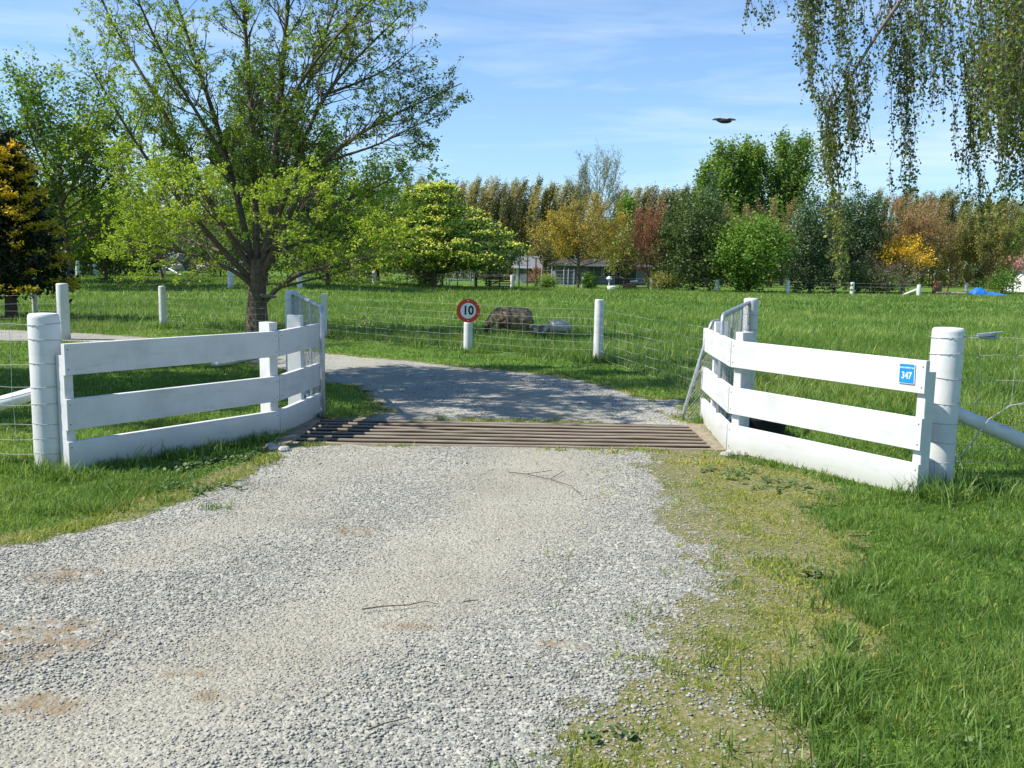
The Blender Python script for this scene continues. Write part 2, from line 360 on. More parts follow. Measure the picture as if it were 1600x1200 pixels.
def brown_at(X, Y):
  bro = np.zeros_like(X)
  for (bx, by, rx, ry) in [(60, 1000, 120, 30), (105, 905, 65, 12), (60, 1105, 70, 22), (-10, 1015, 110, 48), (640, 980, 50, 6), (880, 1010, 45, 8), (330, 1090, 30, 8), (560, 830, 40, 6), (290, 1055, 40, 8)]:
    c = gp(bx, by); ex = gp(bx+rx, by)[0]-c[0]; ey = abs(gp(bx, by-ry)[1]-c[1])
    bro = np.maximum(bro, np.clip(1.5-((X-c[0])/ex)**2-((Y-c[1])/ey)**2, 0, 1))
  return bro
bro = brown_at(X, Y)
ZD = .004+.0*X
used = np.unique(F[keep]); remap = -np.ones(len(X), int); remap[used] = np.arange(len(used))
def drive_z(X, Y):
    e = np.clip(np.hypot(np.maximum(0, np.maximum(PX0-X, X-PX1)), np.maximum(0, np.maximum(PY0-Y, Y-PY1)))/.4, 0, 1)
    return .004+np.maximum(0, (fbm(X, Y, 1.1, 31)-.35)*.03)*e
zz = drive_z(X, Y)
o = build_np('driveway', np.stack([X, Y, zz], 1)[used], remap[F[keep]], driveway_mat(), smooth=True,
             extra={'track': ('POINT', tr[used]), 'brown': ('POINT', bro[used]), 'thin': ('POINT', np.clip(np.maximum(thm, 1-gm)*.62, 0, 1)[used])}); o['kind'] = 'structure'
# pale path far back on the left
pp = [gp(a, b) for a, b in [(200, 431.0), (250, 430), (300, 430), (340, 430.5), (372, 432)]]
V = []; 
for p in pp: V += [p+np.array([0, -1.0, .03]), p+np.array([0, 1.6, .03])]
o = build_np('path', np.array(V), np.array([[2*i, 2*i+2, 2*i+3, 2*i+1] for i in range(4)]), CONC); o['kind'] = 'structure'

# loose stones on the driveway
def stones():
    rng = np.random.default_rng(3)
    base = np.array([[0, 0, 1]]+[[math.cos(a)*.92, math.sin(a)*.92, .42] for a in np.arange(5)*2*math.pi/5]+[[math.cos(a)*.92, math.sin(a)*.92, -.42] for a in (np.arange(5)+.5)*2*math.pi/5]+[[0, 0, -1]])
    f = []
    for i in range(5):
        j = (i+1) % 5; f += [(0, 1+i, 1+j), (1+i, 6+i, 1+j), (1+j, 6+i, 6+j), (11, 6+j, 6+i)]
    f = np.array(f)
    Vs, Fs, Ts = [], [], []; off = 0
    for (y0, y1, den, smin, smax) in [(2.2, 3.6, 6600, .0036, .0118), (3.6, 5.0, 4800, .0038, .0100), (5.0, 6.6, 2900, .0045, .0098), (6.6, 8.2, 1700, .005, .0105), (9.4, 13.5, 240, .008, .017)]:
        xw = .62*y1+1.3; n = int(2*xw*(y1-y0)*den); x = rng.uniform(-xw, xw, n); y = rng.uniform(y0, y1, n)
        gm, thm = masks(x, y); tk = track_at(x, y)
        coarse = np.clip(1.05-.6*tk, .42, 1)*np.clip(.45+1.1*(fbm(x, y, 1.3, 40)), 0, 1)
        prob = gm*coarse*(1-.25*thm)+.12*thm*(1-gm)*(fbm(x, y, 3, 44) > .55)
        prob = prob*(1-.82*brown_at(x, y)*(fbm(x, y, 6, 47) > .42))
        k = rng.random(n) < prob
        k &= ~((x > PX0-.03) & (x < PX1+.03) & (y > PY0-.03) & (y < PY1+.03))
        x, y, tk = x[k], y[k], tk[k]; n = len(x)
        s = smin+(smax-smin)*rng.random(n)**2.2*np.clip(1.15-.7*tk, .35, 1); big = rng.random(n) < .006; s = np.where(big, s*1.7, s)
        A = rng.normal(size=(n, 3, 3)); Q, _ = np.linalg.qr(A)
        B = base[None]*(1+rng.uniform(-.17, .17, (n, 12, 1)))
        sc = np.stack([np.ones(n), rng.uniform(.6, .95, n), rng.uniform(.4, .75, n)], 1)
        tilt = np.array([1, 1, .55])
        Vv = np.einsum('nij,nvj->nvi', Q, B*sc[:, None, :]*s[:, None, None])*tilt
        Vv += np.stack([x, y, drive_z(x, y)+s*(.16+.3*rng.random(n))], 1)[:, None, :]
        Vs.append(Vv.reshape(-1, 3)); Fs.append((f[None]+(np.arange(n)*12)[:, None, None]+off).reshape(-1, 3)); off += n*12
        t = np.clip(rng.normal(.47, .17, n)+tk*.13-.15*thm[k]*(1-gm[k]), 0, 1); Ts.append(np.repeat(t, 20))
    m, N, L, b = mat('stone', .85, .12)
    a = N.new('ShaderNodeAttribute'); a.attribute_name = 'tint'
    r = ramp(N, L, a.outputs['Fac'], [(0, (.14, .14, .125)), (.3, (.255, .255, .225)), (.6, (.34, .335, .29)), (.85, (.43, .415, .35)), (1, (.56, .54, .46))])
    q = noise(N, L, 90, 4, .6); rr = ramp(N, L, q.outputs['Fac'], [(.3, (.8, .8, .8)), (.7, (1.12, 1.1, 1.08))])
    L.new(mixc(N, L, 1.0, r.outputs[0], rr.outputs[0], 'MULTIPLY'), b.inputs['Base Color'])
    o = build_np('gravel', np.concatenate(Vs), np.concatenate(Fs), m, tint=np.concatenate(Ts), smooth=True)
    tag(o, 'loose grey river stones covering the driveway', 'gravel', kind='stuff'); print('stones', off//12)
stones()

# ---------------------------------------------------------------- grass
GRASS = leafmat('grass_blade', (.055, .125, .022), (.135, .24, .042), (.35, .43, .13), .42, .5)
DRYG = leafmat('dry_grass_blade', (.14, .22, .03), (.34, .37, .06), (.56, .43, .17), .35, .6)
def blades(x, y, h, w, rng, lean=.5, z=None, seg2=True):
    n = len(x); z = terrain(x, y) if z is None else z
    a = rng.uniform(0, 2*math.pi, n); s = np.stack([np.cos(a), np.sin(a), 0*a], 1)
    b = rng.uniform(0, 2*math.pi, n); ln = np.abs(rng.normal(0, lean, n)); D = np.stack([np.cos(b)*ln, np.sin(b)*ln, np.ones(n)], 1); D /= np.linalg.norm(D, axis=1)[:, None]
    p = np.stack([x, y, z-.004], 1); W = (s*w[:, None])*.5
    m = p+D*(h*.5)[:, None]; D2 = D*np.array([1.9, 1.9, .8]); t = m+D2*(h*.5)[:, None]
    if seg2:
        V = np.stack([p-W, p+W, m+W*.8, m-W*.8, t], 1).reshape(-1, 3); i = np.arange(n)*5
        return V, [np.stack([i, i+1, i+2, i+3], 1), np.stack([i+3, i+2, i+4], 1)], n, 5
    V = np.stack([p-W, p+W, t], 1).reshape(-1, 3); i = np.arange(n)*3
    return V, [np.stack([i, i+1, i+2], 1)], n, 3
BANDS = [(2.2, 4.2, 9500, .0042), (4.2, 6.5, 5200, .0055), (6.5, 9.5, 2600, .008), (9.5, 14, 1100, .011), (14, 22, 430, .018), (22, 38, 130, .026), (38, 72, 42, .05)]
def zones(x, y):
    """height, density, tint, dry for turf at world points"""
    gm, thm = masks(x, y)
    n1 = fbm(x, y, .9, 60); n2 = fbm(x, y, 3.5, 70); n3 = fbm(x, y, .25, 80)
    h = .053*np.ones_like(x); dens = np.ones_like(x)
    near_r = sm(sdf(POLY_LUSHN, x, y)/.5+.5); h = h*(1+.15*near_r)
    back = y > FENCE_Y(x)
    h = np.where(back, .10+.12*n1, h)
    verge = (~back) & (y > 9.3); h = np.where(verge, .06, h)
    h = h*(.55+.9*n2)
    tall = n2 > .63; h = np.where(tall & (~verge), h*1.35, h)
    thin = np.clip(thm, 0, 1)*(~back)
    h = h*(1-.36*thin); dens = dens*(.62+1.1*thin)*(.55+.9*n2)
    dens = np.where(thin > .4, dens*(.35+.9*sm((fbm(x, y, 6, 90)-.36)/.22)), dens)
    pt = fbm(x, y, 4.5, 95); dens = dens*np.clip(1-gm*1.15, 0, 1)+.16*(gm > .3)*(pt > .69)*(x > .2)*(y < 8)*np.clip(1.6-gm, 0, 1); thin = np.where((gm > .3) & (x > .2), .8, thin)
    tint = .16+.62*n1+.45*(n2-.5)+.55*(n3-.5)+.14*near_r*0
    return h, dens, tint, thin
def FENCE_Y(x):
    return np.interp(x, FX, FY)
_f = [gp(-200, 535), gp(100, 530), gp(255, 511), gp(507, 526), gp(735, 548), gp(934, 563), gp(1165, 640), gp(1700, 640)]
FX = np.array([p[0] for p in _f]); FY = np.array([p[1] for p in _f]); FY[-1] = FY[-2]-1; FY[0] = FY[1]+1
FX[-1] = FX[-2]+3.0
def inshape(x, y): return (x > PX0-.02) & (x < PX1+.02) & (y > PY0-.02) & (y < PY1+.02)
def grass():
    rng = np.random.default_rng(11)
    for dry in (0, 1):
        Vs, Q, T3, Tq, Tt = [], [], [], [], []; off = 0
        for (y0, y1, den, w0) in BANDS:
            xw = .60*y1+1.4; n = int(2*xw*(y1-y0)*den*1.6); x = rng.uniform(-xw, xw, n); y = rng.uniform(y0, y1, n)
            k = np.abs(x) < .60*y+1.4; x, y = x[k], y[k]
            # clumping: pull half of the blades to tuft centres
            h, dn, ti, th = zones(x, y)
            k = (rng.random(len(x)) < dn) & ~inshape(x, y)
            isdry = (th > rng.uniform(.25, 1.08, len(x))) | (rng.random(len(x)) < .07)
            k &= (isdry == bool(dry)); x, y, h, ti, th = x[k], y[k], h[k], ti[k], th[k]
            if dry: h = h*.8; ti = .15+.9*fbm(x, y, 1.2, 66)-.15+rng.normal(0, .12, len(x))
            else: ti = ti+rng.normal(0, .13, len(x))
            hh = h*rng.uniform(.55, 1.25, len(x)); far = y1 > 14; w0_ = w0*(1.25 if dry else 1)
            V, Fs, n, k5 = blades(x, y, hh, w0_*rng.uniform(.7, 1.3, len(x)), rng, .70 if y1 < 10 else .55, seg2=not far)
            Vs.append(V)
            if far: T3.append(Fs[0]+off); Tt.append(ti)
            else: Q.append(Fs[0]+off); Tq.append(ti); T3.append(Fs[1]+off); Tt.append(ti)
            off += len(V)
        nm = 'dry_grass' if dry else 'grass'
        t = np.clip(np.concatenate(Tq+Tt), 0, 1)
        o = build_np(nm, np.concatenate(Vs), [np.concatenate(Q), np.concatenate(T3)], DRYG if dry else GRASS, tint=t)
        tag(o, 'thin yellowed grass along the gravel edges' if dry else 'green grass of the verges and the paddock', 'grass', kind='stuff'); print(nm, len(t))
grass()
def tufts():
    """longer grass left uncut round posts and under the boards"""
    rng = np.random.default_rng(5); Vs, Q, T, ti = [], [], [], []; off = 0
    spots = []
    def seg(a, b, n, h, spread, m=26):
        a = gp(*a); b = gp(*b)
        for t in rng.random(n): p = a+(b-a)*t+np.array([*rng.normal(0, spread, 2), 0]); spots.append((p[0], p[1], h*rng.uniform(.6, 1.3), m))
    seg((60, 745), (110, 750), 16, .17, .06); seg((125, 742), (435, 684), 46, .11, .05); seg((200, 732), (330, 712), 10, .2, .04, 8); seg((1450, 782), (1500, 775), 22, .20, .07)
    seg((1150, 716), (1440, 783), 40, .07, .05); seg((1500, 772), (1700, 775), 30, .16, .10); seg((-60, 735), (50, 738), 14, .14, .08)
    seg((510, 526), (1090, 578), 110, .20, .22, 34); seg((120, 545), (420, 545), 20, .1, .3); seg((1095, 664), (1110, 660), 12, .12, .05); seg((1170, 668), (1240, 680), 10, .12, .1)
    seg((1310, 925), (1350, 905), 6, .12, .05, 40); seg((1200, 1110), (1350, 1060), 26, .13, .10, 40); seg((1280, 1010), (1340, 900), 12, .11, .06, 36)
    seg((1200, 1190), (1590, 1100), 60, .11, .3, 30); seg((100, 790), (330, 790), 14, .10, .2, 26); seg((0, 800), (110, 790), 20, .10, .2, 26)
    seg((400, 515), (520, 520), 30, .3, .3); seg((240, 515), (270, 513), 8, .2, .15); seg((720, 552), (750, 552), 8, .12, .08); seg((920, 567), (950, 567), 10, .14, .08)
    for (x, y, h, m) in spots:
        x_ = x+rng.normal(0, .035+h*.12, m); y_ = y+rng.normal(0, .035+h*.12, m); k = (~inshape(x_, y_)); x_, y_ = x_[k], y_[k]
        if len(x_) == 0: continue
        V, F, n, _ = blades(x_, y_, h*rng.uniform(.5, 1.2, len(x_)), np.full(len(x_), .005+.00045*y), rng, .55)
        Vs.append(V); Q.append(F[0]+off); T.append(F[1]+off); off += len(V); ti.append(np.clip(rng.normal(.45, .22, len(x_))+rng.normal(0, .1), 0, 1))
    t = np.concatenate(ti); o = build_np('long_grass', np.concatenate(Vs), [np.concatenate(Q), np.concatenate(T)], GRASS, tint=np.concatenate([t, t]))
    tag(o, 'long uncut grass round the posts and under the boards', 'grass', kind='stuff')
tufts()
def weeds():
    rng = np.random.default_rng(15); V, ti = [], []
    WEED = leafmat('weed_leaf', (.04, .09, .02), (.10, .17, .045), (.2, .27, .10), .3)
    n = 0
    zones_ = [((200, 765), (330, 762), 60, .14), ((250, 740), (400, 715), 60, .08), ((1190, 760), (1270, 770), 26, .12), ((1110, 735), (1180, 745), 20, .12), ((1560, 1160), (1600, 1180), 2, .1), ((940, 1150), (980, 1165), 3, .05), ((1240, 900), (1330, 910), 8, .08)]
    for a, b, m, sp in zones_:
        a = gp(*a); b = gp(*b)
        for t in rng.random(m):
            c = a+(b-a)*t+np.array([*rng.normal(0, sp, 2), 0])
            for q in range(rng.integers(6, 12)):
                an = rng.uniform(0, 6.28); L = rng.uniform(.02, .045); up = rng.uniform(.1, .8)
                d = np.array([math.cos(an), math.sin(an), up]); d /= np.linalg.norm(d); s = np.array([-math.sin(an), math.cos(an), 0])*L*.38
                p = c+np.array([*rng.normal(0, .018, 2), rng.uniform(.0, .035)])
                V += [p, p+d*L*.5+s, p+d*L, p+d*L*.5-s]; ti.append(np.clip(rng.normal(.5, .25), 0, 1))
    V = np.array(V); o = build_np('clover_weeds', V, np.arange(len(V)).reshape(-1, 4), WEED, tint=ti)
    tag(o, 'low broad leaved weeds creeping along the gravel edge', 'weeds', kind='stuff')
weeds()
# ---------------------------------------------------------------- cattle stop
def cattle_stop():
    r = thing('cattle_stop', 'cattle stop of worn brown rails across the gravel drive', 'cattle stop', ((PX0+PX1)/2, (PY0+PY1)/2, 0))
    m, N, L, b = mat('worn_rail_shaded_sides', .95, .05)
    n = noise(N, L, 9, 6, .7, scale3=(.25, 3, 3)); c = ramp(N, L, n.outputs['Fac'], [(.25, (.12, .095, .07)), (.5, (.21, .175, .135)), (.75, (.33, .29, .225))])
    ge = N.new('ShaderNodeNewGeometry'); sg_ = N.new('ShaderNodeSeparateXYZ'); L.new(ge.outputs['Normal'], sg_.inputs[0]); wr = ramp(N, L, sg_.outputs['Z'], [(.55, (.16, .14, .125)), (.85, (1, 1, 1))])  # side faces coloured dark to stand in for the shade between rails
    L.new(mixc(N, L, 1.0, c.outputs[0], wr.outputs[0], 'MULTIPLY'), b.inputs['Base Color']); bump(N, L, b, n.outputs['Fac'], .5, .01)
    k = 8
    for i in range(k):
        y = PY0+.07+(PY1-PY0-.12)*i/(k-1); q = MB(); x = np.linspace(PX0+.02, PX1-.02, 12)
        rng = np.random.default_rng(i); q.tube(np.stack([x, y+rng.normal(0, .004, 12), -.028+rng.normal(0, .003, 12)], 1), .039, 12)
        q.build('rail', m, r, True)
    for s, x in ((0, PX0), (1, PX1)):
        q = MB(); q.beam((x, PY0-.03, -.03), (x, PY1+.05, -.03), .20, .09, t=.5, bev=.008); q.build('side_beam', WOOD, r)
    q = MB(); q.box(((PX0+PX1)/2, PY0-.02, -.26), (PX1-PX0, .05, .5)); q.box(((PX0+PX1)/2, PY1+.02, -.26), (PX1-PX0, .05, .5))
    q.box((PX0+.03, (PY0+PY1)/2, -.30), (.05, PY1-PY0-.02, .42)); q.box((PX1-.03, (PY0+PY1)/2, -.30), (.05, PY1-PY0-.02, .42)); q.box(((PX0+PX1)/2, (PY0+PY1)/2, -.53), (PX1-PX0+.05, PY1-PY0+.1, .04))
    q.build('pit', simple('pit_earth', (.03, .025, .02), .95), r)
    for (px, py) in ((437, 704), (1140, 712)):
        p = gp(px, py); q = MB(); rng = np.random.default_rng(px)
        for _ in range(6): c = p+np.array([*rng.normal(0, .05, 2), .01]); q.lathe(c, [(.03, -.02), (.045, .01), (.03, .03), (.008, .038)], 7, wob=.15)
        q.build('footing_rubble', CONC, r)
cattle_stop()

# ---------------------------------------------------------------- white board wings
def perp(a, b):
    d = b-a; d = d/np.linalg.norm(d); return np.array([-d[1], d[0], 0])
def board(m, a, b, z0, z1, side=0.0, th=.045, sag=0.0):
    n = perp(a, b)*side; pa = a+n; pb = b+n
    pts = [pa+(pb-pa)*t+np.array([0, 0, (z0+z1)/2+sag*math.sin(math.pi*t)]) for t in (0, 1)]
    m.beam(pts[0], pts[1], th, z1-z0, bev=.003)
NAILM = simple('nail_head', (.16, .14, .13), .7)
def wing(label, A, K, E, posts, zs, side, butt, lenp, group):
    r = thing('board_fence', label, 'fence', A, group)
    for (za, zb, ze) in zs:
        q = MB(); d = K-A
        a3 = A+np.array([0, 0, (za[0]+za[1])/2]); k3 = K+np.array([0, 0, (zb[0]+zb[1])/2]); e3 = E+np.array([0, 0, (ze[0]+ze[1])/2]); h = .238
        q.beam(a3, k3, .045, h, bev=.003); ob = q.build('board', WHITEB, r)
        dd = (e3-k3)/np.linalg.norm(e3-k3); q = MB(); q.beam(k3+dd*.004, e3, .045, h, bev=.003); q.build('board', WHITEB, r)
        nn = -perp(A, K)*side*.0225
        for t_, (s0, s1) in ((.012, (a3, k3)), (.988, (a3, k3)), (.05, (k3, e3)), (.95, (k3, e3))):
            n2_ = -perp(s0*[1, 1, 0], s1*[1, 1, 0])*side*.0225
            for dz in (-.075, .075): c_ = s0+(s1-s0)*t_+n2_+np.array([0, 0, dz]); MB().tube([c_, c_+n2_/.0225*.0025], .0055, 8).build('nail', NAILM, r)
    for (p, ztop_, w, ang) in posts:
        q = MB(); R = np.array([[math.cos(ang), -math.sin(ang), 0], [math.sin(ang), math.cos(ang), 0], [0, 0, 1]])
        q.beam(p+np.array([0, 0, -.1]), p+np.array([0, 0, ztop_]), w, w*.62, up=(math.cos(ang), math.sin(ang), 0), bev=.004); q.build('post', WHITEB, r)
    return r
LA, LK, LE = gp(107, 740), gp(435, 681), gp(500, 649)
RA, RK, RE = gp(1434, 778), gp(1138, 705), gp(1096, 657)
def zz_(px, ys, p): return [ztop(px, y, p[1]) for y in ys]
HB = .238
zL = [((zc-HB/2, zc+HB/2),)*3 for zc in (.125, .452, .872)]
zR = [((zc-HB/2, zc+HB/2),)*3 for zc in (.130, .468, .885)]
def lp(a, b, t, side, off): n = perp(a, b); return a+(b-a)*t+n*side*off
lang = math.atan2(LK[1]-LA[1], LK[0]-LA[0]); lang2 = math.atan2(LE[1]-LK[1], LE[0]-LK[0])
wing('white three board wing fence left of the cattle stop, its face in shade', LA, LK, LE,
     [(lp(LA, LK, .02, 1, .062), .90, .11, lang), (lp(LA, LK, .985, 1, .085), 1.07, .15, lang), (lp(LK, LE, .60, 1, .085), 1.10, .14, lang2)], zL, 1, 0, 0, 'white board fences beside the cattle stop')
rang = math.atan2(RK[1]-RA[1], RK[0]-RA[0]); rang2 = math.atan2(RE[1]-RK[1], RE[0]-RK[0])
wing('white three board wing fence right of the cattle stop, carrying the blue number plate', RA, RK, RE,
     [(lp(RA, RK, .02, -1, .060), .92, .11, rang), (lp(RA, RK, .975, -1, .085), 1.08, .14, rang), (lp(RK, RE, .72, -1, .085), 1.10, .13, rang2)], zR, -1, 0, 0, 'white board fences beside the cattle stop')

# ---------------------------------------------------------------- posts, netting
def post_prof(r, h): return [(r*1.03, -.15), (r*1.02, .02), (r, h*.5), (r*.985, h-.03), (r*.96, h-.012), (r*.86, h), (r*.4, h+.004)]
def round_post(parent, p, h, r, name='post', lean=0, mt=None):
    q = MB(); q.lathe(p, post_prof(r, h), 22, wob=.010)
    return q.build(name, mt or WHITE, parent, True)
def pp_post(px, yb, yt): p = gp(px, yb); return p, ztop(px, yt, p[1])-p[2]
def netting(parent, pts, zs, stay=.30, r=.0018, sag=.006, seed=0, wrap=None, name='netting'):
    """line wires at heights zs along ground points, with vertical stays and knots"""
    rng = np.random.default_rng(seed); q = MB()
    for (a, b) in zip(pts[:-1], pts[1:]):
        L = np.linalg.norm(b-a); ns = max(2, int(L/stay)); k = ns*2+1
        t = np.linspace(0, 1, k); lines = []
        for j, z in enumerate(zs):
            base = a[None]+(b-a)[None]*t[:, None]; w = rng.normal(0, sag*.5, k); w[0] = w[-1] = 0
            l = base.copy(); l[:, 2] += z-np.sin(t*math.pi)*sag*2+w; lines.append(l); q.tube(l, r, 4, cap=False)
        for i in range(ns):
            ti = (i+.5+rng.normal(0, .04))/ns; idx = int(ti*(k-1)); f = ti*(k-1)-idx; col = []
            for l in lines[:-1] if len(lines) > 4 else lines: col.append(l[idx]*(1-f)+l[idx+1]*f+np.array([rng.normal(0, .004), 0, 0]))
            q.tube(np.array(col), r*.85, 4, cap=False)
            for c in col:
                if b[1] < 12: q.lathe(c, [(.001, -.006), (.0045, -.003), (.0045, .003), (.001, .006)], 5)
    return q.build(name, WIRE, parent)
def wraps(parent, p, r, zs, rng):
    for z in zs:
        q = MB(); a = np.linspace(0, 2*math.pi, 17); q.tube(np.stack([p[0]+np.cos(a)*(r+.003), p[1]+np.sin(a)*(r+.003), p[2]+z+.008*np.sin(a+rng.uniform(0, 6))], 1), .0022, 4, cap=False); q.build('wire_tie', WIRE, parent)

# near right fence
rngF = np.random.default_rng(2)
p, h = pp_post(1462, 768, 514); p = gp(1462, 764); r_ = .115
fr = thing('wire_netting_fence', 'wire netting fence from the thick white strainer post right of the number plate', 'fence', p)
hR = ztop(1467, 512, p[1]); round_post(fr, p, hR, r_, 'strainer_post')
zsR = [1.02, .885, .70, .545, .40, .27, .15, .04]
far_ = p+np.array([4.2, .25, 0]); round_post(fr, far_, 1.15, .075)
netting(fr, [p+np.array([r_, 0, 0]), far_], [ztop(1500, y, p[1]) for y in (527, 554, 593, 631, 664, 695, 722, 757)], .26, .0019, .008, 4)
wraps(fr, p, r_, [ztop(1467, y, p[1]-.1) for y in (527, 553, 592, 630, 664, 693, 722, 750)], rngF)
q = MB(); a = P(1488, 643, p[1]+.03); b = a+np.array([1.05, .25, -.42]); e = P(1640, 708, p[1]+.10); q.tube([a, (a+e)/2+np.array([0, 0, .004]), e, e+(e-a)*.35], [.052, .058, .062, .062], 14); q.build('brace_rail', WHITE, fr, True)
q = MB(); q.tube([P(1495, 719, p[1]-.05), P(1520, 690, p[1]-.07), P(1545, 655, p[1]-.06), P(1578, 634, p[1]-.03), P(1640, 622, p[1])], .005, 6); q.build('loose_wire', WIRE, fr)
q = MB(); c = P(1545, 525, p[1]+.02); q.beam(c+[-.085, 0, .003], c+[.05, 0, .018], .035, .03, bev=.008); q.tube([c+[-.08, 0, 0], c+[-.02, 0, -.014], c+[.07, 0, -.012]], .012, 8); q.tube([c+[.0, -.02, .02], c+[.09, -.02, .035]], .007, 6); q.tube([c+[.04, 0, .02], c+[.06, 0, -.02]], .014, 8)
q.tube([P(1497, 526, p[1]), c+[-.08, 0, .0]], .003, 5)
q.build('wire_strainer', GALV, fr, True)

# near left fence
p = gp(80, 733); r_ = .112
fl = thing('wire_netting_fence', 'wire netting fence running left from the thick white strainer post', 'fence', p)
hL = ztop(80, 490, p[1]); round_post(fl, p, hL, r_, 'strainer_post')
far_ = p+np.array([-4.2, .2, 0]); round_post(fl, far_, 1.15, .075)
ysL = (508, 532, 570, 605, 633, 664, 687, 710)
netting(fl, [far_, p+np.array([-r_, 0, 0])], [ztop(60, y, p[1]) for y in ysL], .32, .0019, .008, 9)
wraps(fl, p, r_, [ztop(80, y, p[1]-.1) for y in ysL], rngF)
q = MB(); a = P(62, 612, p[1]+.08); e = P(-60, 648, p[1]+.15); q.tube([a, (a+e)/2, e, e+(e-a)*.5], [.05, .056, .06, .06], 14); q.build('brace_rail', WHITE, fl, True)

# fence between paddock and drive
fm = thing('paddock_fence', 'wire netting fence on round white posts between the drive and the paddock', 'fence', gp(735, 548))
pts = []
for (px, yb, yt, rr) in [(-160, 535, 470, .08), (101, 531, 443, .115), (255, 512, 447, .085), (507, 527, 459, .085), (731, 549, 503, .085), (934, 563, 468, .085)]:
    p, h = pp_post(px, yb, yt); pts.append(p)
    if px == 507: q = MB(); q.beam(p+[0, 0, -.1], p+[0, 0, h], .17, .12, up=(1, .2, 0)); q.build('post', WHITE, fm)
    else: round_post(fm, p, h, rr)
HR = gp(1165, 640); HR[2] = 0; pts.append(HR)
netting(fm, pts, [.05, .18, .32, .46, .60, .74, .90], .30, .0019, .01, 21)
# brace leaning on the left gate post
HL = G(456, 12.4)
def gate_post(p, h, r, label):
    t = thing('gate_post', label, 'post', p, 'round gate posts behind the wings'); round_post(t, p, h, r, 'post_shaft')
    wraps(t, p, r, [.3, .62, .95, 1.12], rngF); return t
hl = ztop(456, 454, HL[1]); gate_post(HL, hl, .095, 'round white gate post carrying the left mesh gate')
hr = ztop(1165, 466, HR[1]); gate_post(HR, hr, .085, 'round white gate post carrying the right mesh gate')
t = thing('brace_pole', 'short white brace pole lying in the grass behind the left boards', 'brace', gp(335, 572)); q = MB(); q.tube([gp(335, 573)+[0, 0, .03], HL+[-.1, 0, .42]], .055, 12); q.build('pole', WHITE, t, True)
q = MB(); a = gp(-40, 522); a = P(-40, 497, a[1]*.62); 
# farther posts of the left yard
fy = thing('yard_fence', 'row of white posts round the yard by the dark conifer', 'fence', gp(150, 432), 'post and wire fences across the paddock')
pts = []
for (px, yb, yt, rr) in [(122, 433, 408, .10), (149, 432, 407, .12), (180, 430, 408, .07), (206, 431, 408, .10), (231, 431, 408, .10), (256, 430.5, 408, .12)]:
    p, h = pp_post(px, yb, yt); round_post(fy, p, min(h, 1.35), rr*1.3); pts.append(p)
for dx in (-5.5, 27):
    q = MB(); b = gp(256+dx, 431.5); q.tube([pts[-1]+[0, 0, .75], b+[0, 0, .05]], .07, 8); q.build('stay', WHITE, fy)
netting(fy, pts, [.3, .7, 1.0], 50, .004, 0, 5, name='wires')
fz = thing('lane_fence', 'row of small white posts beyond the pale path at far left', 'fence', gp(281, 425), 'post and wire fences across the paddock')
pts = []
for (px, yb, yt, rr) in [(192, 425.5, 411, .10), (236, 425, 407, .11), (281, 425, 407, .11), (295, 421, 399, .12), (326, 426, 409, .11), (369, 425.5, 410, .10)]:
    p, h = pp_post(px, yb, yt); round_post(fz, p, min(h, 1.5), rr*1.3); pts.append(p)
p, h = pp_post(55, 492, 438); tt = thing('fence_post', 'lone white post in the shade of the golden conifer', 'post', p); round_post(tt, p, h, .075, 'post_shaft')
ff = thing('far_fence', 'long row of white posts along the far edge of the paddock', 'fence', gp(800, 450), 'post and wire fences across the paddock')
pts = []
for (px, yb, yt) in [(360, 443, 424), (468, 444, 425), (585, 445, 424), (690, 447, 424), (800, 450, 430), (911, 451, 432), (1018, 453, 433), (1120, 456, 437), (1230, 459, 438), (1331, 461, 441), (1435, 463, 445), (1509, 458, 442)]:
    p, h = pp_post(px, yb, yt); round_post(ff, p, h, .15); pts.append(p)
netting(ff, pts[:-1], [.3, .6, .85], 60, .004, 0, 5, name='wires')
q = MB(); q.tube([pts[-2]+[0, 0, .55], gp(1411, 462)+[0, 0, .05]], .08, 8); q.build('stay', WHITE, ff)

